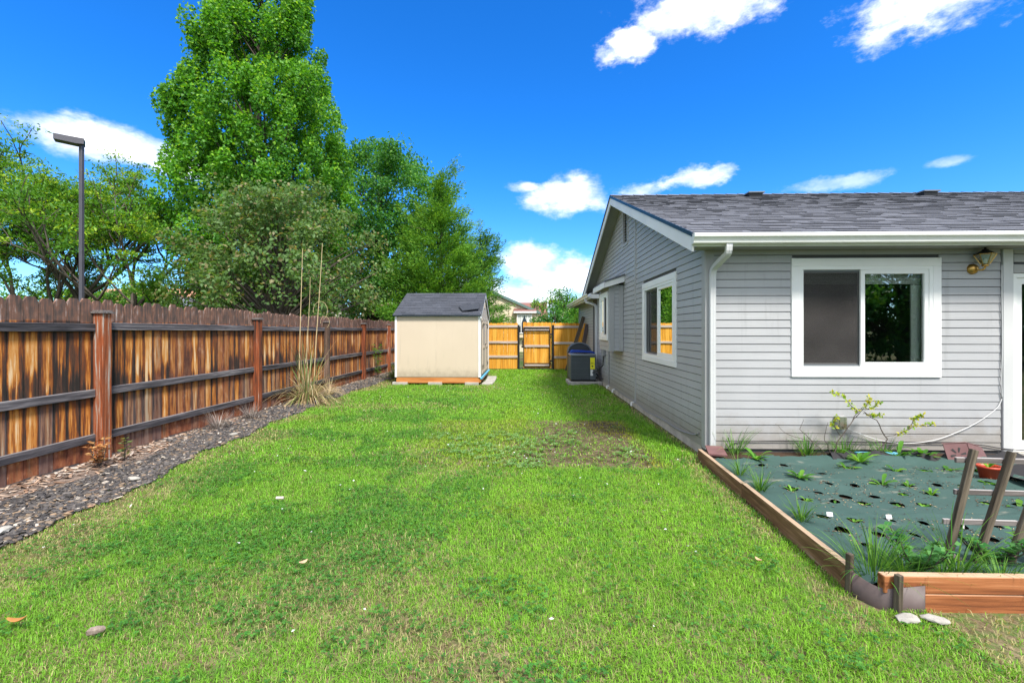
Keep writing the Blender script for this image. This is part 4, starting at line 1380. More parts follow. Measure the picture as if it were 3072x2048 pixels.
def clutter():
    # charcoal tub standing on edge behind the unit, with a blue plastic lid laid over
    t = empty('storage_tub', (1.75, 14.75, 0), 'charcoal rounded tub behind the air conditioner', 'tub')
    P = [(1.38, .02), (2.12, .02), (2.12, .95)] + [(1.75 - .37 * math.cos(math.pi - a * math.pi / 12) * 1.0, .95 + .22 * math.sin(a * math.pi / 12)) for a in range(13)][::1] + [(1.38, .95)]
    P = [(1.40, .02), (2.10, .02)] + [(1.75 + .37 * math.cos(a * math.pi / 14), .88 + .30 * math.sin(a * math.pi / 14)) for a in range(15)]
    V, F = extrude(P, 'y', 14.55, 14.95)
    o = wmesh('body', V, F, M_tub, t); fix_normals(o.data)
    P2 = [(1.75 + .39 * math.cos(a * math.pi / 14), .88 + .32 * math.sin(a * math.pi / 14)) for a in range(15)] + [(1.75 + .355 * math.cos(a * math.pi / 14), .88 + .285 * math.sin(a * math.pi / 14)) for a in range(14, -1, -1)]
    V, F = extrude(P2, 'y', 14.52, 14.56)
    o = wmesh('rim', V, F, M_acrim, t); fix_normals(o.data)
    b = empty('blue_tray', (1.78, 14.2, .9), 'bright blue plastic tray lying behind the air conditioner top', 'tray')
    V, F = [], []
    P = [(1.42, .91), (1.50, .97), (1.80, .96), (2.10, .93), (2.17, .90), (2.16, .873), (1.44, .885)]
    V, F = extrude(P, 'y', 14.05, 14.48)
    o = wmesh('shell', V, F, M_blue, b); fix_normals(o.data)
    box('rim', 1.40, 2.22, 14.03, 14.50, .855, .872, M_blue, b, .006)
    box('support', 1.6, 2.0, 14.12, 14.42, .0, .853, M_tub, b, .02)
    # planks leaning on the garage wing
    def plank(nm, xa, ya, xb, yb, zb, w, th, m, label):
        d = Vector((xb - xa, yb - ya, zb)); L = d.length
        me = box_mesh(w, th, L, .004, m)
        o = add(nm, me, None, ((xa + xb) / 2, (ya + yb) / 2, zb / 2 + .01), label=label, cat='plank', group='planks leaning on the garage wing')
        q = d.to_track_quat('Z', 'Y')
        o.rotation_euler = q.to_euler()
    plank('plank', 1.62, 17.6, 2.30, 17.7, 2.10, .04, .14, M_greywood, 'dark grey plank leaning against the garage wing, reaching highest')
    plank('plank', 1.86, 17.0, 2.31, 17.1, 1.82, .04, .16, M_cedar, 'orange cedar plank leaning against the garage wing')
    plank('plank', 1.98, 16.7, 2.31, 16.75, 1.80, .04, .15, M_edging, 'dark brown plank leaning closest to the camera on the garage wing')


clutter()

# ================================================================== LAMP POST BEYOND THE FENCE
def lamp_post():
    x, y = -9.78, 9.73
    t = empty('parking_light', (x, y, 0), 'tall square bronze lamp post with a flat head beyond the left fence', 'lamp post')
    box('pole', x - .036, x + .036, y - .036, y + .036, -.05, 5.72, M_darkmetal, t, .008)
    box('base', x - .2, x + .2, y - .2, y + .2, -.05, .25, M_conc, t, .02)
    ang = math.atan2(-.62, -.78)
    me = bpy.data.meshes.new('head')
    V, F = extrude([(-.05, -.06), (.08, -.075), (.43, -.055), (.43, .06), (-.05, .06)], 'y', -.12, .12)
    hd = add('lamp_head', mesh('lamp_head', V, F, M_darkmetal), t, (x + .0, y + .0, 5.72), (0, 0, ang)); fix_normals(hd.data)
    V, F = boxes([(.12, .40, -.09, .09, -.100, -.088)])
    ln = add('lens', mesh('lens', V, F, M_acrim), hd, WL[hd.name]); ln.rotation_euler = (0, R(-5.1), 0); ln.location = (0, 0, .022)


lamp_post()

# ================================================================== FOLIAGE TOOLS
def leaf_mesh(name, C, axis, nrm, L, W, col, m, fold=.25):
    """one folded four-point leaf per row"""
    n = len(C)
    axis = axis / np.linalg.norm(axis, axis=1, keepdims=True)
    side = np.cross(axis, nrm); side /= (np.linalg.norm(side, axis=1, keepdims=True) + 1e-9)
    up = np.cross(side, axis)
    L = np.broadcast_to(np.asarray(L), (n,))[:, None]; W = np.broadcast_to(np.asarray(W), (n,))[:, None]
    b = C - axis * L * .5
    V = np.stack([b, b + axis * L * .45 + side * W * .5 + up * W * fold, b + axis * L, b + axis * L * .45 - side * W * .5 + up * W * fold], 1).reshape(-1, 3)
    o = np.arange(n)[:, None] * 4
    F = np.concatenate([o + np.array([[0, 1, 2]]), o + np.array([[0, 2, 3]])], 0)
    return V, F, np.repeat(col, 4, 0)


def unit(rg, n):
    v = rg.normal(size=(n, 3))
    return v / np.linalg.norm(v, axis=1, keepdims=True)


def finish_tree(t, V, F, col, branches, lm, crown_kind=None):
    base = np.array(WL[t.name])
    me = mesh_np('crown', V - base, F, lm, col)
    add('crown', me, t, tuple(base))
    mb = MB()
    for pts, rad, n in branches: mb.put(tube(pts, rad, n, False))
    v = np.array(mb.V) - base
    add('trunk', mesh('trunk', v, mb.F, M_bark, True), t, tuple(base))


def profile_tree(name, label, base, prof, n_cl, per, clr, leaf, cols, tr, seed, style='broad', lump=.18, group=None, cat='tree', stems=1, lo_frac=.3, trunk_top=.92, spires=0):
    """prof: list of (height, radius). clumps of leaves spread through that volume, each on its own limb"""
    rg = np.random.default_rng(seed)
    base = np.array(base, float)
    t = empty(name, tuple(base), label, cat, group)
    hz = np.array([p[0] for p in prof]); rr = np.array([p[1] for p in prof])
    zs = np.linspace(hz[0], hz[-1], 200)
    w = np.interp(zs, hz, rr) ** 1.1 + .05
    z = rg.choice(zs, n_cl, p=w / w.sum()) + rg.normal(0, .05, n_cl)
    a = rg.random(n_cl) * 2 * np.pi
    r = np.interp(z, hz, rr)
    ph = rg.random(6) * 6.28
    lum = 1 + lump * (np.sin(3 * a + ph[0] + z * .9) * .6 + np.sin(5 * a + ph[1] - z * 1.7) * .4 + np.sin(z * 2.3 + ph[2]) * .5)
    q = rg.random(n_cl) ** (.42 if style != 'conifer' else .5)
    q = np.clip(q * .85 + .15, 0, 1)
    rad = r * lum * q
    C = np.stack([rad * np.cos(a), rad * np.sin(a), z], 1)
    # leaders: some clumps regrouped into short shoots that break the outline
    for k_ in range(spires):
        ii = rg.choice(n_cl, max(4, n_cl // 90), replace=False)
        z_ = rg.uniform(hz[0] + .35 * (hz[-1] - hz[0]), hz[-1] * .93); a_ = rg.random() * 6.28
        r_ = np.interp(z_, hz, rr); d_ = np.array([math.cos(a_), math.sin(a_), 0])
        tt = np.sort(rg.random(len(ii)))[:, None]
        lift_ = np.array([0, 0, 1.0]) if style != 'broad' else np.array([0, 0, .55])
        C[ii] = d_ * (r_ * .78 + tt * (.22 if style != 'broad' else .34) * max(r_, .8)) + np.array([0, 0, z_]) + lift_ * tt * (.9 + .12 * hz[-1] * rg.random()) + rg.normal(0, .06, (len(ii), 3))
        rad[ii] = np.linalg.norm(C[ii, :2], axis=1); a[ii] = np.arctan2(C[ii, 1], C[ii, 0])
    H = hz[-1]
    # limbs
    br = []
    topz = H * trunk_top
    bend = rg.normal(0, .12, (6, 2)) * (H / 10)
    tp = [(base[0] + bend[i, 0] * (i > 0), base[1] + bend[i, 1] * (i > 0), base[2] + topz * i / 5) for i in range(6)]
    br.append((tp, [tr * (1 - .88 * i / 5) * (1.25 if i == 0 else 1) for i in range(6)], 9))
    lim = min(n_cl, 130)
    for i in rg.choice(n_cl, lim, replace=False):
        c = C[i]
        if style == 'conifer': s = max(.2, c[2] + .05 * rad[i])
        else: s = max(lo_frac * H * .5, c[2] - rad[i] * (1.1 if style == 'up' else .7) - .3)
        s = min(s, topz * .95)
        k_ = s / topz * 5; i0 = min(int(k_), 4); f_ = k_ - i0
        p0 = np.array(tp[i0]) * (1 - f_) + np.array(tp[i0 + 1]) * f_
        p3 = base + c
        mid = (p0 + p3) / 2 + np.array([0, 0, (.12 if style != 'conifer' else -.05) * rad[i]]) + rg.normal(0, .06, 3)
        r0 = max(.012, tr * .28 * (1 - s / H) + .008)
        pts = [tuple(p0 * (1 - u) ** 2 + mid * 2 * u * (1 - u) + p3 * u * u) for u in (0, .2, .4, .6, .8, 1)]
        br.append((pts, [r0 * (1 - .8 * u) + .004 for u in (0, .2, .4, .6, .8, 1)], 5))
    # leaves
    N = n_cl * per
    ci = np.repeat(np.arange(n_cl), per)
    size = (clr * (.7 + .6 * rg.random(n_cl)))[ci][:, None]
    off = rg.normal(size=(N, 3)); off *= (rg.random((N, 1)) ** .33 * 1.25) / np.linalg.norm(off, axis=1, keepdims=True)
    if style == 'up': off *= np.array([.75, .75, 1.25])
    elif style == 'conifer':
        sa = np.stack([np.cos(a), np.sin(a), np.full(n_cl, .55)], 1) + rg.normal(0, .28, (n_cl, 3))
        sa /= np.linalg.norm(sa, axis=1, keepdims=True)
        al = (off * sa[ci]).sum(1, keepdims=True)
        off = off * .55 + sa[ci] * al * 1.15
    else: off *= np.array([1.05, 1.05, .75])
    P = C[ci] + off * size
    outward = np.stack([np.cos(a), np.sin(a), np.zeros(n_cl)], 1)[ci]
    if style == 'conifer':
        ax = sa[ci] * 1.0 + unit(rg, N) * .55
    else:
        ax = outward * .3 + unit(rg, N) * .9 + np.array([0, 0, -.35])
    nr = unit(rg, N) * .8 + np.array([0, 0, .7]) + outward * .3
    L = leaf[0] * (.65 + .6 * rg.random(N)); W = leaf[1] * (.65 + .6 * rg.random(N))
    c0, c1, c2 = map(np.array, cols)
    mixv = np.clip(rg.normal(.5, .22, n_cl)[ci] + rg.normal(0, .16, N), 0, 1)
    young = (rg.random(N) < .10 + .18 * sstep(off[:, 2] / 1.2, .2, .9)).astype(float)  # young leaves, with more at the clump tops to paint in highlights
    if style == 'conifer':
        young = (rg.random(N) < .10 + .45 * sstep(al[:, 0], .3, 1.1)).astype(float) * (.4 + .6 * rg.random(N))
    col = lerp(c0, c1, mixv) * (1 - young[:, None]) + c2 * young[:, None]
    col = col * (.82 + .36 * rg.random((N, 1)))
    V, F, cc = leaf_mesh('crown', P + base, ax, nr, L, W, col, None)
    finish_tree(t, V, F, cc, br, M_needle if style == 'conifer' else M_leaf)
    return t


def branch_tree(name, label, base, stems, depth, leaf, cols, seed, per_tip=40, spread=.55, shrink=.74, tip_r=.35, flat=.35, group=None, up=.12, limit=None, lm=None, cat='tree', jointr=.6, mid_leaves=True):
    """recursive limbs with leaf sprays at the twigs; stems: list of (direction, length, radius)"""
    rg = np.random.default_rng(seed)
    base = np.array(base, float)
    t = empty(name, tuple(base), label, cat, group)
    br, tips = [], []

    def grow(p, d, L, r, lev):
        pts = [p]; dd = d / np.linalg.norm(d)
        n = 4
        for i in range(n):
            dd = dd + rg.normal(0, .13, 3) + np.array([0, 0, up * .35]); dd /= np.linalg.norm(dd)
            pts.append(pts[-1] + dd * L / n)
        br.append(([tuple(q) for q in pts], [r * (1 - .4 * i / n) for i in range(n + 1)], 6 if lev < 2 else 4))
        if lev >= depth:
            tips.append((pts[-1], dd)); tips.append((pts[2], dd)); return
        if lev == depth - 1 and mid_leaves: tips.append((pts[-1], dd))
        nk = 3 if rg.random() < .55 else 2
        for k_ in range(nk + (1 if lev > 0 else 0)):
            fr = pts[-1] if k_ < nk else pts[rg.integers(2, 4)]
            nd_ = dd + rg.normal(0, spread, 3) * np.array([1, 1, .75]) + np.array([0, 0, up])
            grow(fr, nd_, L * shrink * (.8 + .4 * rg.random()), r * jointr, lev + 1)
    for (d, L, r) in stems: grow(base.copy(), np.array(d, float), L, r, 0)
    T = np.array([q[0] for q in tips]); D = np.array([q[1] for q in tips])
    if limit is not None:
        keep = limit(T); T, D = T[keep], D[keep]
    n = len(T); N = n * per_tip
    ci = np.repeat(np.arange(n), per_tip)
    off = rg.normal(size=(N, 3)); off *= (rg.random((N, 1)) ** .4) / np.linalg.norm(off, axis=1, keepdims=True)
    off *= np.array([1, 1, flat]) * (tip_r * (.6 + .8 * rg.random(n)))[ci][:, None]
    P = T[ci] + off
    ax = D[ci] * .5 + unit(rg, N) * .8 + np.array([0, 0, -.25])
    nr = unit(rg, N) * .7 + np.array([0, 0, .9])
    c0, c1, c2 = map(np.array, cols)
    mixv = np.clip(rg.normal(.5, .25, n)[ci] + rg.normal(0, .18, N), 0, 1)
    young = ((rg.random(n) < .22)[ci] & (rg.random(N) < .7)).astype(float)
    col = lerp(c0, c1, mixv) * (1 - young[:, None]) + c2 * young[:, None]
    col = col * (.8 + .4 * rg.random((N, 1)))
    V, F, cc = leaf_mesh('crown', P, ax, nr, leaf[0] * (.6 + .7 * rg.random(N)), leaf[1] * (.6 + .7 * rg.random(N)), col, None)
    finish_tree(t, V, F, cc, br, lm or M_leaf)
    return t


# ================================================================== TREES
G_MAPLE = ((0.055, 0.20, 0.020), (0.115, 0.34, 0.026), (0.24, 0.48, 0.04))
G_DARK = ((0.032, 0.145, 0.026), (0.075, 0.26, 0.032), (0.16, 0.38, 0.04))
G_CRAB = ((0.065, 0.155, 0.040), (0.150, 0.260, 0.075), (0.25, 0.23, 0.11))
G_CON = ((0.060, 0.185, 0.022), (0.14, 0.335, 0.03), (0.25, 0.45, 0.045))
G_LOC = ((0.060, 0.18, 0.024), (0.13, 0.31, 0.03), (0.30, 0.46, 0.035))
profile_tree('maple_tree', 'tall bright green pyramidal maple tree rising out of the top of the picture', (-10.1, 17.2, 0),
             [(2.2, 1.6), (3.5, 2.6), (4.9, 2.9), (6.7, 3.15), (8.6, 3.1), (9.9, 2.85), (10.9, 2.4), (12.5, 1.75), (14.2, 1.05), (16, .45), (17.2, .05)],
             720, 185, .36, (.120, .095), G_MAPLE, .26, 31, 'up', .12, spires=26)
profile_tree('shade_tree', 'dark green rounded tree with a forked trunk right of the tall maple', (-8.1, 25.2, 0),
             [(2.6, 2.6), (3.9, 3.9), (5.5, 4.7), (7.3, 4.7), (9.1, 3.8), (10.4, 2.8), (11.2, 1.6), (11.9, .3)],
             430, 130, .55, (.16, .105), G_DARK, .32, 32, 'broad', .34, spires=14)
profile_tree('crabapple_tree', 'dull grey-green crabapple tree with reddish leaves just behind the fence', (-7.7, 14.2, 0),
             [(1.7, 1.9), (2.4, 2.5), (3.2, 2.75), (4.3, 2.6), (5.2, 1.9), (5.9, .9), (6.3, .2)],
             230, 100, .40, (.125, .085), G_CRAB, .16, 33, 'broad', .42, spires=18)
profile_tree('cedar_tree', 'broad bright green conifer behind the shed', (-3.95, 21.2, 0),
             [(.4, 2.3), (2.0, 2.5), (3.4, 2.4), (5.0, 1.9), (6.4, 1.25), (7.5, .6), (8.5, .05)],
             700, 130, .36, (.15, .038), G_CON, .16, 34, 'conifer', .2, spires=6)
profile_tree('cedar_tree', 'slim conifer right of the broad conifer, behind the fence corner', (-2.2, 22.4, 0),
             [(.3, 1.05), (2.0, 1.1), (3.6, 1.0), (5.0, .75), (6.0, .42), (6.9, .05)],
             240, 120, .30, (.15, .036), ((0.040, 0.14, 0.024), (0.095, 0.25, 0.03), (0.18, 0.35, 0.045)), .11, 35, 'conifer', .25, spires=5)
branch_tree('locust_tree', 'airy multi-stemmed locust tree with open branches behind the lamp post', (-15.6, 15.4, 0),
            [((-.75, -.1, .8), 2.6, .11), ((-.3, .25, 1), 2.7, .12), ((.15, -.1, 1), 2.6, .12), ((.6, .1, .8), 2.8, .115), ((.95, -.2, .5), 2.7, .10), ((-1, .2, .45), 2.6, .09), ((.3, -.5, .8), 2.4, .09), ((1.0, .1, .22), 2.5, .08), ((-.6, -.6, .7), 2.4, .09)],
            4, (.13, .048), G_LOC, 41, 44, .50, .72, .40, .30)
# soft mass of shrubs and trees farther off, each its own plant
FAR = [
    (-26, 30, 4.6, 3.2, 'left end', G_LOC), (-21, 31, 4.0, 2.6, 'behind the lamp post', G_MAPLE), (-16.5, 27, 3.4, 2.4, 'under the locust branches', G_MAPLE),
    (-13.2, 24, 3.7, 2.2, 'left of the maple trunk', G_LOC), (-9.5, 30, 4.8, 3.0, 'behind the crabapple', G_DARK), (-5.0, 31, 4.4, 2.6, 'behind the broad conifer', G_MAPLE),
    (-21.5, 21.5, 3.6, 2.4, 'left of the locust trunks', G_LOC), (-16.8, 20.5, 3.2, 2.1, 'right behind the locust trunks', G_MAPLE),
    (-32, 26, 5.0, 3.4, 'beyond the left picture edge', G_LOC), (-38, 40, 6.0, 4.0, 'far left', G_DARK)]
for i, (x, y, h, r, where, g) in enumerate(FAR):
    profile_tree('background_tree', 'low green background tree ' + where, (x, y, 0), [(.1, r * .8), (h * .35, r), (h * .7, r * .75), (h * .92, r * .35), (h, .1)],
                 110, 60, .5, (.20, .13), g, .12, 60 + i, 'broad', .3, 'background trees beyond the fence')
SHR = [
    (1.55, 24.2, 2.95, 1.15, 'dark green shrub right of the cream house, above the gate', G_DARK), (2.75, 24.8, 3.1, 1.0, 'mid green shrub above the right fence panel', G_MAPLE),
    (3.3, 23.4, 2.9, .85, 'yellow-green shrub beside the garage wing', G_LOC), (3.6, 27.5, 3.3, 1.5, 'leafy shrub behind the yellow-green one', G_MAPLE)]
for i, (x, y, h, r, lab, g) in enumerate(SHR):
    profile_tree('shrub', lab, (x, y, 0), [(.05, r * .8), (h * .4, r), (h * .75, r * .85), (h * .95, r * .4), (h, .1)], 110, 80, .26, (.10, .065), g, .06, 80 + i, 'broad', .2, cat='shrub')
branch_tree('young_tree', 'thin young tree against the cloud above the cream house', (2.2, 40, 0), [((.1, 0, 1), 2.3, .10), ((-.4, 0, 1), 2.0, .08), ((.5, .2, 1), 2.1, .08)], 3, (.20, .12), G_LOC, 91, 7, .45, .60, .45, .7)
branch_tree('young_tree', 'thin young tree just left of the garage gutter', (5.1, 38, 0), [((.0, 0, 1), 2.4, .10), ((-.4, 0, 1), 2.0, .08), ((.4, .2, 1), 2.2, .08)], 3, (.20, .12), G_DARK, 92, 7, .45, .58, .45, .7)
# trees and hedge on the camera's side of the garden (seen in the window glass)
for i, (x, y, h, r) in enumerate(((13.5, -11.5, 6.8, 3.4), (19.0, -12, 7.6, 3.6), (24.5, -12, 7.2, 3.6), (31, -13, 7.4, 4.0))):
    profile_tree('garden_tree', 'leafy garden tree mirrored in the windows, ' + ('nearest to the lawn', 'second from the lawn', 'third from the lawn', 'farthest from the lawn')[i], (x, y, 0), [(.3, r * .8), (h * .35, r), (h * .7, r * .8), (h * .93, r * .35), (h, .1)],
                 210, 85, .55, (.25, .17), G_DARK, .16, 100 + i, 'broad', .25, 'trees at the near end of the garden')

# ================================================================== NEIGHBOURING HOUSES
def gable_house(name, label, x0, x1, y0, y1, ze, zr, wallm, roofm, along='x', wins=(), trimm=M_white, ov=.4):
    t = empty(name, ((x0 + x1) / 2, (y0 + y1) / 2, 0), label, 'house', 'neighbouring houses')
    if along == 'x':                     # ridge along x, eave faces the camera
        ym = (y0 + y1) / 2
        V, F = extrude([(y0, -.1), (y1, -.1), (y1, ze), (ym, zr - .15), (y0, ze)], 'x', x0, x1)
        o = wmesh('wall', V, F, wallm, t); fix_normals(o.data)
        s = (zr - ze) / (ym - y0)
        for sg in (0, 1):
            def yy(v): return v if not sg else 2 * ym - v
            V, F = extrude([(yy(y0 - ov), ze - ov * s), (yy(ym), zr), (yy(ym), zr + .08), (yy(y0 - ov), ze - ov * s + .08)], 'x', x0 - ov, x1 + ov)
            o = wmesh('roof', V, F, roofm, t); fix_normals(o.data)
        box('fascia', x0 - ov, x1 + ov, y0 - ov - .04, y0 - ov - .001, ze - ov * s - .14, ze - ov * s + .06, trimm, t)
    else:                                # gable faces the camera
        xm = (x0 + x1) / 2
        V, F = extrude([(x0, -.1), (x1, -.1), (x1, ze), (xm, zr - .15), (x0, ze)], 'y', y0, y1)
        o = wmesh('wall', V, F, wallm, t); fix_normals(o.data)
        s = (zr - ze) / (xm - x0)
        for sg in (0, 1):
            def xx(v): return v if not sg else 2 * xm - v
            V, F = extrude([(xx(x0 - ov), ze - ov * s), (xx(xm), zr), (xx(xm), zr + .08), (xx(x0 - ov), ze - ov * s + .08)], 'y', y0 - ov, y1 + ov)
            o = wmesh('roof', V, F, roofm, t); fix_normals(o.data)
            V, F = extrude([(xx(x0 - ov), ze - ov * s - .12), (xx(xm), zr - .12), (xx(xm), zr + .07), (xx(x0 - ov), ze - ov * s + .07)], 'y', y0 - ov - .04, y0 - ov - .001)
            o = wmesh('barge_board', V, F, trimm, t); fix_normals(o.data)
    for (a, b, c, d) in wins:
        V, F = ring(lambda u, n, z: (u, y0 - n, z), a, b, c, d, .08, -.02, .05)
        w = wmesh('window', V, F, M_white, t)
        q = [(a + .08, y0 - .015, c + .08), (b - .08, y0 - .015, c + .08), (b - .08, y0 - .015, d - .08), (a + .08, y0 - .015, d - .08)]
        wmesh('pane', q, [(0, 1, 2, 3)], M_darkwin, w)
        box('mullion', (a + b) / 2 - .02, (a + b) / 2 + .02, y0 - .04, y0 - .018, c + .08, d - .08, M_white, w)
    return t


gable_house('neighbour_house', 'house with a salmon roof seen between the locust branches', -41, -29.5, 39, 48, 3.3, 5.6, M_cream, M_tanroof, 'x')
gable_house('neighbour_house', 'pale house with white barge boards left of the crabapple', -31.5, -26.2, 35.5, 44, 3.0, 4.35, M_cream, M_greyroof, 'y', [(-29.6, -28.3, 1.2, 2.4)])
gable_house('neighbour_house', 'cream house with blue-grey roof low behind the fence', -26.0, -17.5, 36.5, 46, 2.95, 4.6, M_cream, M_greyroof, 'x', [(-25.2, -24.0, 1.5, 2.75), (-22.6, -21.5, 1.5, 2.75), (-20, -18.8, 1.5, 2.75)])
gable_house('neighbour_house', 'house with a red-brown roof behind the cream house', -2.5, 2.3, 52, 60, 3.0, 4.95, M_cream, M_brownroof, 'x')
gable_house('neighbour_house', 'distant house with a tan roof low above the shrubs', 5.2, 10.2, 66, 74, 3.6, 5.0, M_cream, mat('tan_roof', painted((0.42, 0.33, 0.22), (0.52, 0.42, 0.3), (9, 9, 9), .9, .3)), 'x')


def cream_house():
    y0 = 34.0
    t = gable_house('neighbour_house', 'cream stucco house with a white window above the gate', -6.2, 1.05, y0, y0 + 8, 2.95, 4.55, M_cream, M_greyroof, 'y', (), M_greentrim, .14)
    # box window with its own little roof, curtains drawn aside
    a, b, c, d = -.62, .62, 1.35, 2.78
    bw = box('window_box', a, b, y0 - .35, y0 - .002, c - .3, 2.95, M_cream, t)
    V, F = ring(lambda u, n, z: (u, y0 - .352 - n, z), a + .06, b - .1, c, d, .07, -.001, .05)
    w = wmesh('window', V, F, M_white, t)
    q = [(a + .1, y0 - .356, c + .05), (b - .15, y0 - .356, c + .05), (b - .15, y0 - .356, d - .05), (a + .1, y0 - .356, d - .05)]
    wmesh('pane', q, [(0, 1, 2, 3)], M_darkwin, w)
    for u in (a + .36, b - .42):
        box('mullion', u - .025, u + .025, y0 - .40, y0 - .358, c + .07, d - .07, M_white, w)
    m_ = (a + b) / 2 - .02
    for s in (-1, 1):
        V = [(m_ + s * .0, y0 - .362, d - .07), (m_ + s * .46, y0 - .362, d - .07), (m_ + s * .46, y0 - .362, c + .5), (m_ + s * .30, y0 - .362, c + .55)]
        V += [(p[0], y0 - .3575, p[2]) for p in V]
        o = wmesh('curtain', V, BOXF, M_curtain, w); fix_normals(o.data)
    V, F = extrude([(y0 - .52, 2.93), (y0 + .0, 3.16), (y0 + .0, 3.22), (y0 - .52, 2.99)], 'x', a - .2, b + .25)
    o = wmesh('window_roof', V, F, M_brownroof, t); fix_normals(o.data)
    box('window_fascia', a - .2, b + .25, y0 - .56, y0 - .522, 2.86, 3.0, M_white, t)
    box('pilaster', a - .55, a - .3, y0 - .08, y0 - .001, 0, 3.4, M_cream, t)


cream_house()

# ================================================================== GARDEN BED
BEDX = lambda y: 1.99 + (y - 2.78) * 0.055          # inner left edge of the bed at depth y


def garden_bed():
    t = empty('raised_bed', (3.5, 4, 0), 'timber raised garden bed against the front wall', 'garden bed')
    # left side: two boards end to end (they meet at a slight angle)
    for (ya, yb) in ((2.80, 4.30), (4.303, 5.55)):
        V = []
        for z in (-.03, .145 if ya < 4 else .135):
            for (y, dx) in ((ya, -.042), (ya, 0), (yb, 0), (yb, -.042)):
                V.append((BEDX(y) + dx, y, z))
        V = [V[0], V[1], V[2], V[3], V[4], V[5], V[6], V[7]]
        o = wmesh('side_board', V, BOXF, M_bedside, t); fix_normals(o.data)
    # front: two boards stacked
    box('front_board', 2.05, 5.2, 2.60, 2.652, -.02, .092, M_redwoodx, t, .004)
    box('front_board', 2.02, 5.2, 2.602, 2.654, .095, .192, M_redwoodx, t, .004)
    # soil under the fabric
    V = []
    for y in (2.66, 5.66):
        V += [(BEDX(y) + .001, y, -.02), (6.0, y, -.02), (6.0, y, .075), (BEDX(y) + .001, y, .075)]
    o = wmesh('soil', V, [(0, 1, 2, 3), (7, 6, 5, 4), (3, 2, 6, 7), (0, 4, 5, 1), (1, 5, 6, 2), (0, 3, 7, 4)], M_darksoil, t); fix_normals(o.data)
    for (x, y, h) in ((1.945, 2.77, .235), (2.075, 2.575, .215)):
        box('stake', x - .016, x + .016, y - .016, y + .016, -.05, h, M_greywood, t, .003, (0, R(2), .3))
    # dark brown edging strip curling round the open corner
    P = bez((1.945, 2.80, 0), (1.97, 2.70, 0), (2.00, 2.60, 0), (2.08, 2.598, 0), 8) + [Vector((2.15, 2.592, 0)), Vector((2.235, 2.590, 0))]
    V, F = [], []
    for i, p in enumerate(P):
        h = .15 - .035 * math.sin(i / 10 * math.pi)
        for dx in (0, -.006):
            V += [(p.x + dx, p.y + dx, -.02), (p.x + dx, p.y + dx, h)]
        if i:
            o_ = (i - 1) * 4
            F += [(o_, o_ + 4, o_ + 5, o_ + 1), (o_ + 2, o_ + 3, o_ + 7, o_ + 6), (o_ + 1, o_ + 5, o_ + 7, o_ + 3)]
    o = wmesh('edging_strip', V, F, M_edging, t, True)
    return t


bed = garden_bed()
HOLES = [(2.57, 4.99), (2.84, 5.04), (2.77, 4.69), (3.07, 4.76), (2.46, 4.24), (2.64, 4.15), (2.45, 4.01), (2.88, 4.37), (3.12, 4.37), (3.45, 4.95), (3.42, 4.43), (3.89, 4.86), (3.63, 4.39), (3.4, 4.16), (3.09, 4.09), (2.64, 3.93), (2.88, 3.93), (3.15, 3.92), (3.35, 3.9), (2.84, 4.09), (3.66, 4.18), (3.92, 4.42), (2.35, 3.63), (2.56, 3.6), (2.82, 3.58), (3.03, 3.53), (3.27, 3.49), (2.32, 3.37), (2.56, 3.35), (2.78, 3.31), (2.34, 3.16), (3.5, 3.47), (3.28, 3.28), (3.92, 3.96), (4.15, 4.4), (4.46, 4.9), (4.19, 4.87), (4.73, 4.88), (4.49, 4.5), (4.11, 3.88)]


def fab_z(x, y):
    x = np.asarray(x, float); y = np.asarray(y, float)
    z = .098 + .030 * (fbm(x, y, 1.6, 77, 3) - .5) + .014 * (fbm(x * .6, y * 1.6, 6, 78, 2) - .5)
    z = z + .012 * np.exp(-((y - 4.55 - .05 * np.sin(x * 2)) / .035) ** 2) * sstep(x, 2.6, 3.0) + .008 * np.exp(-((y - 3.68) / .02) ** 2)
    rdg = 1 - np.abs(2 * fbm(x * 1.3 + .7 * y, y - .3 * x, 1.4, 83, 2) - 1)
    z = z + .020 * np.clip(rdg - .80, 0, 1) / .2
    # rumpled back edge rising to the wall, tucked down at the left board
    z = z + .05 * sstep(y, 5.02, 5.28) * (.4 + fbm(x, y, 5, 79, 3))
    z = z - .03 * sstep(BEDX(y) + .10 - x, 0, .10)
    return z


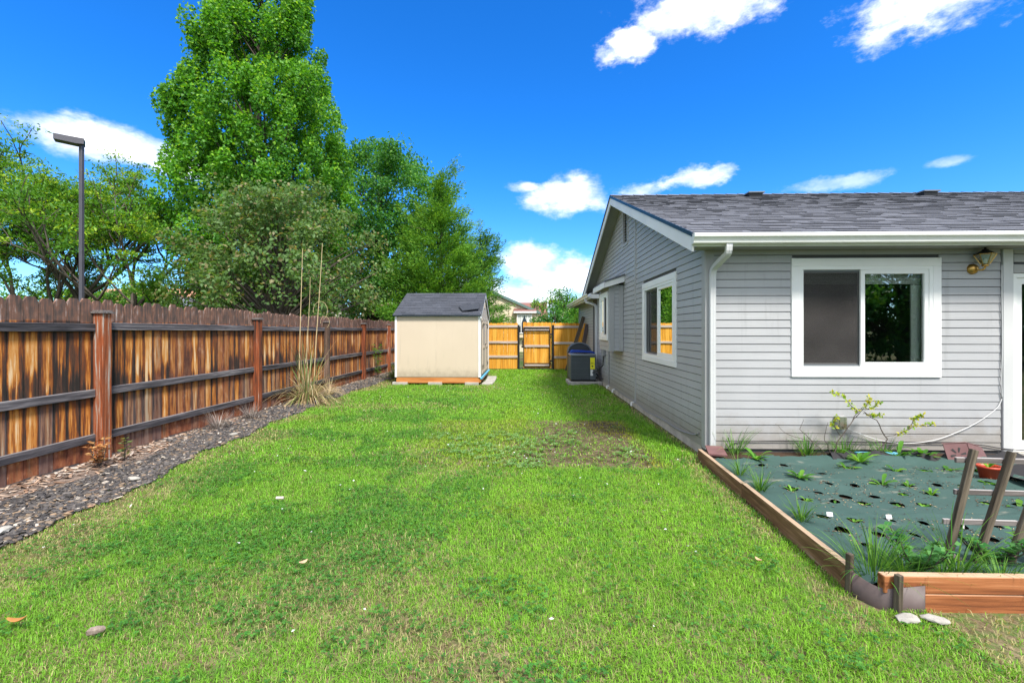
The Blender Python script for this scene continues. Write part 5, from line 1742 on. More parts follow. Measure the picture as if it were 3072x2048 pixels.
def weed_fabric():
    h = .018
    xs = np.arange(1.99, 5.9, h); ys = np.arange(2.70, 5.34, h)
    X, Y = np.meshgrid(xs, ys, indexing='ij')
    Xp, Yp = X.copy(), Y.copy()
    dead = np.zeros(X.shape, bool)
    rg = random.Random(3)
    for (hx, hy) in HOLES:
        r = rg.uniform(.036, .052)
        an = rg.uniform(0, 3); e = rg.uniform(.75, 1.0)
        dx, dy = X - hx, Y - hy
        u = (dx * math.cos(an) + dy * math.sin(an)); v = (-dx * math.sin(an) + dy * math.cos(an)) / e
        d = np.sqrt(u * u + v * v) + 1e-6
        dead |= d < r - h * .8
        near = (d >= r - h * .8) & (d < r + h * .3)
        s = r / d
        Xp = np.where(near, hx + dx * s, Xp); Yp = np.where(near, hy + dy * s, Yp)
    Z = fab_z(Xp, Yp)
    for (hx, hy) in HOLES:
        Z += .006 * np.exp(-((Xp - hx) ** 2 + (Yp - hy) ** 2) / .005)
    left = Xp < BEDX(Yp) + .004
    back = Yp > 5.24 + .07 * np.sin(Xp * 3.1) * np.sin(Xp * 7.3)
    dead |= left | back
    n2 = len(ys)
    ok = ~dead
    I, J = np.nonzero(ok[:-1, :-1] & ok[1:, :-1] & ok[1:, 1:] & ok[:-1, 1:])
    F = np.stack([I * n2 + J, (I + 1) * n2 + J, (I + 1) * n2 + J + 1, I * n2 + J + 1], 1)
    used = np.unique(F); mp = -np.ones(X.size, int); mp[used] = np.arange(len(used))
    V = np.stack([Xp, Yp, Z], -1).reshape(-1, 3)[used]
    add('weed_fabric', mesh_np('weed_fabric', V, mp[F], M_fabric, smooth_=True), label='dark green weed fabric with planting holes spread over the garden bed', cat='fabric')
    # black underlay bunched at the back edge and at the left board
    V, F = [], []
    n = 60
    for i in range(n + 1):
        x = 3.45 + 2.35 * i / n
        yb = 5.24 + .05 * math.sin(x * 5.1)
        for k_, (dy, z) in enumerate(((-.03, .12), (.03, .165 + .03 * math.sin(x * 13)), (.10, .15 + .03 * math.sin(x * 17 + 1)), (.16, .09))):
            V.append((x, yb + dy + .015 * math.sin(x * 23 + k_), z + .01 * math.sin(x * 31 + k_ * 2)))
        if i:
            o = (i - 1) * 4
            F += [(o + k_, o + 4 + k_, o + 5 + k_, o + 1 + k_) for k_ in range(3)]
    wmesh('fabric_edge', V, F, M_blackfab, None, True, label='rumpled black fabric bunched along the house side of the bed', cat='fabric')


weed_fabric()


def crumbs():
    """soil and straw bits spilled round the holes"""
    rg = np.random.default_rng(91)
    P = []
    for (hx, hy) in HOLES:
        n = rg.integers(10, 34)
        rr_ = .05 + np.abs(rg.normal(0, .045, n)); a = rg.random(n) * 6.28
        P.append(np.stack([hx + rr_ * np.cos(a), hy + rr_ * np.sin(a)], 1))
    P.append(np.stack([2.2 + 2.6 * rg.random(500), 2.75 + 2.3 * rg.random(500)], 1))
    P = np.concatenate(P); P = P[P[:, 0] > BEDX(P[:, 1]) + .05]; N = len(P)
    z = fab_z(P[:, 0], P[:, 1]) + .006
    C = np.column_stack([P, z])
    pal = np.array([(.10, .065, .045), (.20, .14, .10), (.42, .33, .2), (.07, .05, .04)])
    c = pal[rg.integers(0, 4, N)] * (.7 + .6 * rg.random((N, 1)))
    ax = unit(rg, N) * np.array([1, 1, .15])
    V, F, cc = leaf_mesh('crumb', C, ax, np.tile([0, 0, 1.0], (N, 1)), .008 + .022 * rg.random(N) ** 2, .006 + .006 * rg.random(N), c, None, .5)
    add('soil_crumbs', mesh_np('soil_crumbs', V, F, M_dry, cc), label='soil crumbs and straw bits strewn over the green fabric', cat='soil', kind='stuff')


def trellis():
    t = empty('garden_trellis', (2.8, 2.95, .1), 'silvered wooden trellis tilting to the right in the bed corner', 'trellis')
    def slat(nm, a, b, w, th, m):
        a, b = Vector(a), Vector(b); d = b - a; L = d.length; c = (a + b) / 2
        me = box_mesh(w, th, L, .003, m)
        o = add(nm, me, t, c)
        # keep the wide face towards the camera
        zq = d.normalized(); yq = Vector((0, 1, 0)); yq = (yq - zq * yq.dot(zq)).normalized(); xq = yq.cross(zq)
        o.rotation_euler = Matrix((xq, yq, zq)).transposed().to_euler()
    slat('upright', (2.64, 2.93, .05), (2.875, 2.98, .81), .040, .032, M_greywood)
    slat('upright', (2.822, 2.93, .05), (3.11, 2.98, .795), .040, .032, M_greywood)
    slat('upright', (3.025, 2.93, .05), (3.335, 2.98, .79), .040, .032, M_greywood)
    for (x0, x1, z, y) in ((2.778, 3.50, .737, 3.002), (2.757, 3.46, .536, 2.988), (2.675, 3.40, .351, 2.975)):
        slat('cross_slat', (x0, y, z), (x1, y, z - .012), .034, .018, M_greywoodx)
    slat('cross_slat', (2.60, 2.954, .203), (2.83, 2.958, .085), .028, .018, M_greywoodx)


trellis()


def splash_blocks():
    # mauve-brown plastic planter lying on its side by the wall, opened towards the camera
    t = empty('plastic_planter', (5.15, 5.45, .1), 'mauve-brown plastic planter tipped against the wall near the door', 'planter')
    x, y, z = 4.72, 5.17, .085
    def quad(nm, P, th=.008):
        P = [Vector(p) for p in P]
        n = (P[1] - P[0]).cross(P[3] - P[0]).normalized() * th
        V = [tuple(p) for p in P] + [tuple(p + n) for p in P]
        o = wmesh(nm, V, BOXF, M_brownpl, t); fix_normals(o.data)
    quad('base_panel', [(x, y, z), (x + .22, y - .04, z), (x + .20, y + .02, z + .23), (x - .02, y + .06, z + .21)])
    quad('side_panel', [(x + .222, y - .04, z), (x + .50, y + .08, z + .02), (x + .46, y + .12, z + .16), (x + .205, y + .02, z + .23)])
    quad('side_panel', [(x - .02, y + .07, z + .212), (x + .20, y + .03, z + .235), (x + .47, y + .14, z + .17), (x + .2, y + .22, z + .17)])
    for i in range(6):
        a = i * math.pi / 3 + .25
        cx, cz = x + .10, z + .11
        V = []
        for r_, w_ in ((.025, .004), (.075, .011)):
            for s in (-1, 1):
                dx = math.cos(a) * r_ - math.sin(a) * w_ * s; dz = math.sin(a) * r_ + math.cos(a) * w_ * s
                V.append((cx + dx, y - .004 - .18 * dx + .26 * dz, cz + dz))
        wmesh('drain_slot', V, [(0, 1, 3, 2)], M_ink, t)
    # pale downspout block at the corner
    P = [(2.17, 5.40, .10), (2.36, 5.34, .10), (2.38, 5.52, .16), (2.19, 5.56, .16)]
    V = P + [(a, b, c + .02) for a, b, c in P]
    o = wmesh('splash_block', V, BOXF, M_brownpl, None, label='mauve splash block under the corner downspout', cat='splash block'); fix_normals(o.data)
    # red pot tipped at the right of the bed
    p = empty('flower_pot', (4.60, 4.62, .09), 'small red plastic flower pot on the green fabric behind the trellis', 'flower pot')
    V, F = lathe([(0, 0), (.065, 0), (.092, .115), (.10, .115), (.10, .135), (.088, .135), (.082, .1)], 22, (4.60, 4.62, .1))
    o = wmesh('pot', V, F, M_redpot, p, True)
    V, F = lathe([(.0, .104), (.083, .10)], 18, (4.60, 4.62, .1)); wmesh('pot_soil', V, F, M_potrim, p)
    # sheet of black plastic beside the pot
    V, F = [], []
    for i in range(7):
        for j in range(5):
            V.append((4.72 + i * .13, 4.35 + j * .15, .13 + .05 * math.sin(i * 1.7 + j) + .03 * math.cos(j * 2.1)))
    for i in range(6):
        for j in range(4):
            F.append((i * 5 + j, (i + 1) * 5 + j, (i + 1) * 5 + j + 1, i * 5 + j + 1))
    wmesh('plastic_sheet', V, F, M_blackfab, None, True, label='crumpled black plastic sheet right of the red flower pot', cat='plastic sheet')
    box('gutter_strip', 3.86, 4.35, 5.36, 5.42, .13, .155, M_tape, None, .006, label='pale blue strip lying at the back edge of the bed', cat='strip')


splash_blocks()

for i, (x, y, lab) in enumerate(((2.405, 3.64, 'white plant tag at the left of the bed'), (2.83, 3.60, 'white plant tag in the middle of the bed'), (3.30, 3.50, 'white plant tag behind the trellis'))):
    z = float(fab_z(x, y))
    m = empty('plant_tag', (x, y, z), lab, 'plant tag', 'white plant tags')
    box('tag_face', x - .021, x + .021, y - .001, y + .001, z + .010, z + .042, M_paper, m, 0, (R(-20), 0, R(15 * (i - 1))))
    box('tag_stem', x - .006, x + .006, y - .001, y + .001, z - .03, z + .014, M_paper, m, 0)


# ================================================================== SMALL PLANTS
def ribbons(rg, base, n, length, width, lean, droop, cols, segs=6, r0=.03, up0=1.0):
    """arching strap leaves from one crown -> V,F,col"""
    V, F, C = [], [], []
    for i in range(n):
        a = rg.uniform(0, 2 * math.pi); L = length * rg.uniform(.5, 1.1); ln = lean * rg.uniform(.3, 1.3)
        d = Vector((math.cos(a) * ln, math.sin(a) * ln, up0)).normalized()
        p = Vector(base) + Vector((math.cos(a), math.sin(a), 0)) * rg.uniform(0, r0)
        side = Vector((-math.sin(a), math.cos(a), 0))
        c = Vector(rg.choice(cols)) * rg.uniform(.75, 1.2)
        w = width * rg.uniform(.6, 1.2); o = len(V); dr = droop * rg.uniform(.4, 1.5)
        for k_ in range(segs + 1):
            t = k_ / segs
            ww = w * (1 - t) ** .6 * (.5 + .5 * min(1, t * 5))
            V += [tuple(p - side * ww / 2), tuple(p + side * ww / 2)]; C += [tuple(c)] * 2
            if k_:
                q = o + (k_ - 1) * 2
                F.append((q, q + 1, q + 3, q + 2))
            d = (d + Vector((0, 0, -dr / segs)) + Vector((rg.uniform(-.1, .1), rg.uniform(-.1, .1), 0)) * .6).normalized()
            p = p + d * L / segs
            if p.z < base[2] + .01: p.z = base[2] + .01
    return V, F, C


def plant(name, label, cat, base, VFC, m, group=None, sub='leaves'):
    t = empty(name, base, label, cat, group)
    V, F, C = VFC
    me = mesh_np(sub, np.array(V) - np.array(base), np.array(F), m, np.array(C))
    add(sub, me, t, base)
    return t


STRAW = [(.52, .40, .22), (.42, .31, .16), (.60, .49, .31), (.34, .25, .13)]
STRAWG = STRAW + [(.20, .24, .07), (.13, .20, .05)]


def pampas():
    rg = random.Random(9)
    b = (-4.74, 9.75, 0.02)
    V, F, C = ribbons(rg, b, 330, 1.25, .016, .75, 2.6, STRAWG, 8, .16)
    V2, F2, C2 = ribbons(rg, b, 150, .85, .016, 1.2, 3.0, STRAW, 7, .18, .8)
    V3, F3, C3 = ribbons(rg, b, 60, 1.5, .015, .25, .8, STRAWG + [(.10, .19, .05)] * 4, 8, .12)
    t = plant('pampas_grass', 'dry straw-coloured ornamental grass clump against the left fence', 'grass clump', b, (V, F, C), M_dry)
    for (v, f, c) in ((V2, F2, C2), (V3, F3, C3)):
        add('leaves', mesh_np('leaves', np.array(v) - np.array(b), np.array(f), M_dry, np.array(c)), t, b)
    for (dx, dy, top, w, cx) in ((-.16, -.05, (-4.83, 9.72, 3.35), .012, 0), (-.05, .0, (-4.70, 9.8, 2.75), .008, .05), (.12, .05, (-4.42, 9.78, 3.48), .012, .03)):
        p = [(b[0] + dx, b[1] + dy, 0), (b[0] + dx + .0, b[1] + dy, 1.1), ((b[0] + dx + top[0]) / 2 + cx, top[1], 2.0), top]
        out = [Vector(p[0]) * (1 - u) ** 3 + Vector(p[1]) * 3 * u * (1 - u) ** 2 + Vector(p[2]) * 3 * u * u * (1 - u) + Vector(p[3]) * u ** 3 for u in [i / 9 for i in range(10)]]
        mb = MB(); mb.put(tube(out, [w * (1 - .55 * i / 9) for i in range(10)], 5))
        o = mb.build('stalk', M_stalk, t)
    for (bx, r_) in ((-4.35, .16), (-4.25, .10)):
        pts = [(bx + r_ * math.cos(a) - .1, 9.75, 2.0 + r_ * 1.3 * math.sin(a) - (.25 if r_ < .12 else 0)) for a in [R(190 - i * 28) for i in range(10)]]
        mb = MB(); mb.put(tube(pts, .004, 4)); mb.build('dry_leaf', M_stalk, t)


M_stalk = mat('straw_stalk', lambda nt: pbsdf(nt, mixc(nt, noise(nt, wcoord(nt), 12), (.42, .31, .15), (.58, .46, .27)), .7))
pampas()


def twiggy(name, label, b, n, L, cols, lean=.8, seed=1, w=.006, droop=.3, cat='plant', group=None):
    rg = random.Random(seed)
    return plant(name, label, cat, b, ribbons(rg, b, n, L, w, lean, droop, cols, 4, .10), M_dry, group)


GREYTW = [(.30, .26, .23), (.22, .19, .17), (.38, .34, .31), (.20, .16, .13)]
twiggy('dead_lavender', 'grey dead twiggy tuft by the fence, nearer to the leftmost post', (-4.86, 7.05, .02), 190, .34, GREYTW, 1.0, 3)
twiggy('dead_lavender', 'grey dead twiggy tuft by the fence, close to the second post', (-4.82, 7.85, .02), 170, .32, GREYTW, .8, 4)
twiggy('dry_tuft', 'low dry straw tuft right of the ornamental grass clump', (-4.7, 10.75, .02), 150, .55, STRAW, 1.1, 5, .008, 1.2)


def leafy(name, label, b, h, n, leaf, cols, seed, cat='plant', spread=.12, stems=3, lm=None, group=None):
    rg = np.random.default_rng(seed)
    t = empty(name, b, label, cat, group)
    mb = MB(); P, AX = [], []
    for s in range(stems):
        a = rg.random() * 6.28; tip = np.array(b) + np.array([math.cos(a) * spread, math.sin(a) * spread, h * (.7 + .3 * rg.random())])
        pts = [tuple(np.array(b) * (1 - u) + tip * u + np.array([math.cos(a), math.sin(a), 0]) * .15 * spread * math.sin(u * 3.1)) for u in (0, .25, .5, .75, 1)]
        mb.put(tube(pts, [.006, .005, .004, .003, .002], 5, False))
        for i in range(n // stems):
            u = .15 + .85 * rg.random()
            p = np.array(b) * (1 - u) + tip * u
            ang = rg.random() * 6.28
            d = np.array([math.cos(ang), math.sin(ang), .25])
            P.append(p + d * leaf[0] * .55); AX.append(d)
    v = np.array(mb.V) - np.array(b)
    add('stem', mesh('stem', v, mb.F, M_bark, True), t, b)
    P = np.array(P); AX = np.array(AX); N = len(P)
    c = np.array([cols[i] for i in rg.integers(0, len(cols), N)]) * (.75 + .5 * rg.random((N, 1)))
    V, F, cc = leaf_mesh('leaves', P, AX, unit(rg, N) * .5 + np.array([0, 0, 1]), leaf[0] * (.6 + .7 * rg.random(N)), leaf[1] * (.6 + .7 * rg.random(N)), c, None, .15)
    add('leaves', mesh_np('leaves', V - np.array(b), F, lm or M_leaf, cc), t, b)
    return t


GREENS = [(.06, .20, .02), (.10, .28, .03), (.16, .36, .04)]
leafy('sapling', 'slender green sapling by the fence left of the shed', (-4.81, 14.75, 0), 1.15, 150, (.10, .05), GREENS, 7, 'sapling', .16, 4)
leafy('withered_weed', 'brown withered weed at the foot of the leftmost fence post', (-4.83, 5.02, .02), .32, 90, (.075, .045), [(.34, .15, .05), (.26, .11, .04), (.42, .24, .10)], 8, 'weed', .12, 4, M_dry)
leafy('green_weed', 'small green weed beside the withered one at the leftmost fence post', (-4.80, 5.30, .02), .34, 26, (.07, .045), [(.14, .20, .07), (.20, .25, .10)], 9, 'weed', .06, 2)
twiggy('grass_tuft', 'long grass tuft left of the shed corner', (-4.3, 14.8, 0), 260, .50, [(.10, .20, .03), (.16, .24, .05), (.30, .28, .10)], .7, 12, .010, 1.2, 'grass tuft')
twiggy('grass_tuft', 'long grass tuft by the fence behind the sapling', (-4.6, 16.5, 0), 260, .55, [(.08, .17, .03), (.12, .20, .04)], .6, 13, .010, 1.0, 'grass tuft')


def yellow_shrub():
    b = (3.62, 5.42, .05)
    t = empty('yellow_shrub', b, 'spindly shrub with yellow-green leaves against the front wall', 'shrub')
    rg = np.random.default_rng(6)
    br = [
        [(3.62, 5.42, .05), (3.68, 5.44, .25), (3.86, 5.46, .48), (4.00, 5.47, .64)], [(3.86, 5.46, .48), (3.92, 5.46, .62), (3.78, 5.45, .76), (3.62, 5.44, .84)],
        [(3.92, 5.46, .60), (4.04, 5.46, .70), (4.06, 5.45, .78)], [(4.00, 5.47, .64), (4.12, 5.47, .66), (4.20, 5.47, .72)], [(4.0, 5.47, .60), (4.1, 5.47, .56), (4.22, 5.47, .57)],
        [(3.66, 5.42, .03), (4.1, 5.44, .08), (4.28, 5.46, .28), (4.14, 5.46, .52), (4.0, 5.46, .62)], [(4.26, 5.46, .32), (4.42, 5.45, .36), (4.58, 5.44, .46), (4.78, 5.43, .48)],
        [(4.5, 5.44, .42), (4.58, 5.44, .54), (4.66, 5.43, .58)], [(3.72, 5.43, .32), (3.62, 5.42, .46), (3.66, 5.41, .56)],
        [(3.62, 5.42, .05), (3.40, 5.44, .26), (3.12, 5.46, .34), (2.98, 5.47, .46)], [(3.40, 5.44, .26), (3.26, 5.45, .40), (3.30, 5.46, .52)], [(3.62, 5.42, .06), (3.5, 5.4, .3), (3.55, 5.4, .5)]]
    mb = MB(); P, AX = [], []
    for i, q in enumerate(br):
        q = [np.array(p) for p in q]
        pts = []
        for a_, b_ in zip(q[:-1], q[1:]):
            for u in (0, .25, .5, .75): pts.append(a_ * (1 - u) + b_ * u + rg.normal(0, .006, 3))
        pts.append(q[-1])
        r0 = .009 if i in (0, 5) else .0045
        mb.put(tube([tuple(p) for p in pts], [r0 * (1 - .6 * k_ / len(pts)) for k_ in range(len(pts))], 5, False))
        if i in (1, 2, 3, 4, 6, 7, 8):
            for p in pts[len(pts) // 3:]:
                for _ in range(6):
                    d = unit(rg, 1)[0] * np.array([1, .7, .8]) + np.array([0, 0, .2])
                    P.append(p + d * .028); AX.append(d)
    add('stem', mesh('stem', np.array(mb.V) - np.array(b), mb.F, M_bark, True), t, b)
    P = np.array(P); AX = np.array(AX); N = len(P)
    cs = np.array([(.42, .46, .03), (.30, .42, .03), (.52, .50, .05), (.18, .34, .03)])[rg.integers(0, 4, N)] * (.8 + .4 * rg.random((N, 1)))
    V, F, cc = leaf_mesh('leaves', P, AX, unit(rg, N) * .6 + np.array([0, -.4, .8]), .045 * (.6 + .7 * rg.random(N)), .026 * (.7 + .5 * rg.random(N)), cs, None, .15)
    add('leaves', mesh_np('leaves', V - np.array(b), F, M_leaf, cc), t, b)


yellow_shrub()


def rosette(name, label, b, n, L, W, seed, cat='weed', group=None, lift=.55, cols=GREENS):
    """broad-leaved weed: a ring of bent leaves"""
    rg = random.Random(seed)
    V, F, C = [], [], []
    for i in range(n):
        a = i * 2.4 + rg.uniform(-.4, .4); l = L * rg.uniform(.5, 1.1); w = W * rg.uniform(.7, 1.2); up = lift * rg.uniform(.4, 1.6)
        c = Vector(rg.choice(cols)) * rg.uniform(.8, 1.25)
        d = Vector((math.cos(a), math.sin(a), 0)); s = Vector((-math.sin(a), math.cos(a), 0)); o = len(V)
        for k_, (t, ww) in enumerate(((0, .12), (.3, .7), (.6, 1), (.85, .6), (1, .05))):
            p = Vector(b) + d * l * t + Vector((0, 0, up * l * (t - .55 * t * t) + .006))
            V += [tuple(p - s * w * ww / 2 + Vector((0, 0, .12 * w * ww))), tuple(p), tuple(p + s * w * ww / 2 + Vector((0, 0, .12 * w * ww)))]; C += [tuple(c)] * 3
            if k_:
                q = o + (k_ - 1) * 3
                F += [(q, q + 1, q + 4, q + 3), (q + 1, q + 2, q + 5, q + 4)]
    return plant(name, label, cat, b, (V, F, C), M_leaf, group)


rg_ = random.Random(17)
WEED_AT = [4, 6, 7, 9, 10, 11, 12, 15, 16, 17, 18, 20, 23, 33, 34, 35, 36, 37, 38, 39, 2, 13]
for i, hi in enumerate(WEED_AT):
    x, y = HOLES[hi]
    big = hi in (9, 10, 11, 35, 36, 37, 38, 39)
    lab = {9: 'upright leafy weed in a fabric hole in front of the yellow shrub', 38: 'leafy weed in the fabric hole just left of the red flower pot',
           37: 'leafy weed in the fabric hole behind the red flower pot', 39: 'leafy weed in a fabric hole behind the right side of the trellis',
           23: 'weed in the fabric hole between the two left white tags'}.get(hi, 'small leafy weed growing out of a hole in the green fabric')
    rosette('hole_weed', lab, (x, y, .075), rg_.randint(4, 7), rg_.uniform(.10, .15) if big else rg_.uniform(.05, .09), .045 if big else .026, 200 + i, 'weed', 'weeds in the fabric holes', rg_.uniform(.5, 1.3))
for i, (x, y, L_, lab) in enumerate(((4.30, 5.33, .26, 'broad-leaved weed at the wall left of the tipped planter'), (4.52, 5.28, .24, 'broad-leaved weed at the wall beside the tipped planter'), (3.70, 5.10, .22, 'broad-leaved weed at the foot of the yellow shrub'), (2.62, 5.20, .17, 'leafy weed beside the splash block'), (2.72, 4.55, .17, 'feathery weed at the left of the fabric'))):
    rosette('leafy_weed', lab, (x, y, .1), 15, L_ * .9, .05, 300 + i, 'weed', None, .95)
rosette('potted_plant', 'green seedling in the red flower pot', (4.60, 4.62, .20), 8, .10, .03, 330, 'plant', None, 1.2)

crumbs()
# tall grass in the open bed corner and behind the trellis
TG = [(.05, .17, .02), (.09, .24, .03), (.14, .30, .04), (.05, .14, .03)]
for i, (x, y, n, L_, lab) in enumerate(((2.14, 2.84, 150, .46, 'tall green grass tuft in the open corner of the bed'), (2.64, 2.84, 70, .42, 'tall thin grass tuft at the left foot of the trellis'),
                                        (2.30, 2.80, 100, .22, 'short grass tuft behind the front board'), (2.50, 2.78, 110, .20, 'short grass tuft left of the trellis'), (2.80, 2.74, 90, .18, 'short grass tuft between the trellis feet'),
                                        (2.52, 5.5, 60, .42, 'thin wispy grass tuft at the corner downspout'), (3.35, 5.48, 110, .30, 'grass tuft at the wall left of the yellow shrub'), (3.8, 5.50, 110, .30, 'grass tuft at the wall under the outlet'), (4.25, 5.5, 90, .26, 'grass tuft at the wall right of the yellow shrub'),
                                        (2.16, 3.6, 70, .22, 'grass tuft along the inside of the left bed board, nearer the camera'), (2.18, 4.25, 80, .24, 'grass tuft along the inside of the left bed board, half way'), (2.2, 4.7, 50, .30, 'grass tuft along the inside of the left bed board, nearer the house'))):
    rg = random.Random(400 + i)
    plant('grass_tuft', lab, 'grass tuft', (x, y, .09 if x > 2.15 else .02), ribbons(rg, (x, y, .09 if x > 2.15 else .02), n, L_, .008, .55, 1.1, TG, 6, .10 if i not in (9, 10, 11) else .05), M_grass)
for i, (x, y, lab) in enumerate(((2.42, 2.86, 'low round-leaved green plant left of the trellis'), (2.95, 2.95, 'round-leaved green plant between the right trellis uprights'), (3.18, 2.92, 'round-leaved green plant at the right of the trellis'))):
    leafy('groundcover_plant', lab, (x, y, .09), .22, 170, (.05, .042), [(.05, .20, .05), (.09, .27, .07), (.13, .33, .09)], 500 + i, 'plant', .17, 12)

# ================================================================== GRAVEL, CHIPS, GRASS
def stones():
    rg = np.random.default_rng(12)
    N = 46000
    y = rg.random(N) ** 1.5 * 16.5 + 1.6
    e = edge_x(y)
    q = rg.random(N)
    x = -5.12 + (e + .05 + 5.12) * q
    n = fbm(x, y, 1.3, 9)
    # bare chip zone by the fence in the near part, gravel belt on the lawn side
    belt = sstep(q + .5 * (n - .5), .30, .46) * sstep(1.10 - q + .25 * (n - .5), .0, .14)
    belt = np.where(y > 6.2, sstep(q + .35 * (n - .5), .02, .18) * np.where(y > 10.5, .75, 1), belt)
    keep = rg.random(N) < belt
    x, y = x[keep], y[keep]; N = len(x)
    s = (.009 + .022 * rg.random(N) ** 1.6) * np.where(y > 8, 1.5, 1)
    base = np.array([(-1, -1, -.4), (1, -1, -.4), (1, 1, -.4), (-1, 1, -.4), (-.7, -.7, .4), (.7, -.7, .4), (.7, .7, .4), (-.7, .7, .4)])
    V = base[None] * (1 + rg.uniform(-.35, .35, (N, 8, 3)))
    V = V * (s[:, None, None] * np.stack([np.ones(N), .55 + .4 * rg.random(N), .35 + .35 * rg.random(N)], 1)[:, None, :])
    a = rg.random(N) * 6.28; tl = rg.normal(0, .35, N)
    ca, sa_ = np.cos(a)[:, None], np.sin(a)[:, None]
    X, Y, Z = V[..., 0], V[..., 1], V[..., 2]
    Z = Z + X * np.sin(tl)[:, None]
    Vx = X * ca - Y * sa_ + x[:, None]; Vy = X * sa_ + Y * ca + y[:, None]; Vz = Z + .016 + .010 * rg.random(N)[:, None]
    V = np.stack([Vx, Vy, Vz], -1).reshape(-1, 3)
    F = (np.arange(N)[:, None, None] * 8 + np.array(BOXF)[None]).reshape(-1, 4)
    pal = np.array([(.042, .041, .045), (.068, .066, .072), (.11, .105, .108), (.15, .12, .095), (.27, .20, .14), (.34, .32, .30)])
    c = pal[rg.choice(6, N, p=[.32, .29, .20, .11, .05, .03])] * (.65 + .6 * rg.random((N, 1))) * np.array([1.06, 1.0, .90])
    me = mesh_np('slate_gravel', V, F, M_stone, np.repeat(c, 8, 0))
    add('slate_gravel', me, label='dark slate gravel strip between fence and lawn', cat='gravel', kind='stuff')
    # wood chips and litter by the fence
    N = 6500
    y = rg.random(N) ** 1.3 * 15 + 1.6; x = -5.14 + (edge_x(y) + .10 + 5.14) * rg.random(N) ** 1.25
    keep = ((x < -4.72) & (rg.random(N) < .85)) | (rg.random(N) < .07); x, y = x[keep], y[keep]; N = len(x)
    Lc = .012 + .035 * rg.random(N); wc_ = Lc * (.2 + .3 * rg.random(N)); a = rg.random(N) * 6.28
    b = np.array([(-1, -1), (1, -1), (1, 1), (-1, 1)])
    X = b[None, :, 0] * Lc[:, None]; Y = b[None, :, 1] * wc_[:, None]
    Vz = (.020 + .012 * rg.random(N))[:, None] + X * rg.normal(0, .25, N)[:, None]
    V = np.stack([X * np.cos(a)[:, None] - Y * np.sin(a)[:, None] + x[:, None], X * np.sin(a)[:, None] + Y * np.cos(a)[:, None] + y[:, None], Vz], -1)
    V = np.concatenate([V, V - np.array([0, 0, .004])], 1).reshape(-1, 3)
    F = (np.arange(N)[:, None, None] * 8 + np.array(BOXF)[None]).reshape(-1, 4)
    pal = np.array([(.40, .27, .19), (.50, .38, .29), (.28, .17, .11), (.58, .50, .43), (.20, .12, .08)])
    c = pal[rg.integers(0, 5, N)] * (.7 + .5 * rg.random((N, 1)))
    add('wood_chips', mesh_np('wood_chips', V, F, M_stone, np.repeat(c, 8, 0)), label='pale wood chips and litter at the foot of the fence', cat='wood chips', kind='stuff')


stones()


def patch_mask(x, y):
    """worn rectangle in the middle of the lawn: 0..1, and its bare right part"""
    w = .25 * (fbm(x, y, 1.6, 44) - .5)
    p = sstep(x + w, -1.65, -1.25) * sstep(1.75 - x + w, 0, .35) * sstep(y + w, 5.05, 5.35) * sstep(7.95 - y + w, 0, .2)
    bare = p * sstep(x + .5 * (fbm(x, y, 1.1, 45) - .5), -.15, .35)
    return p, bare


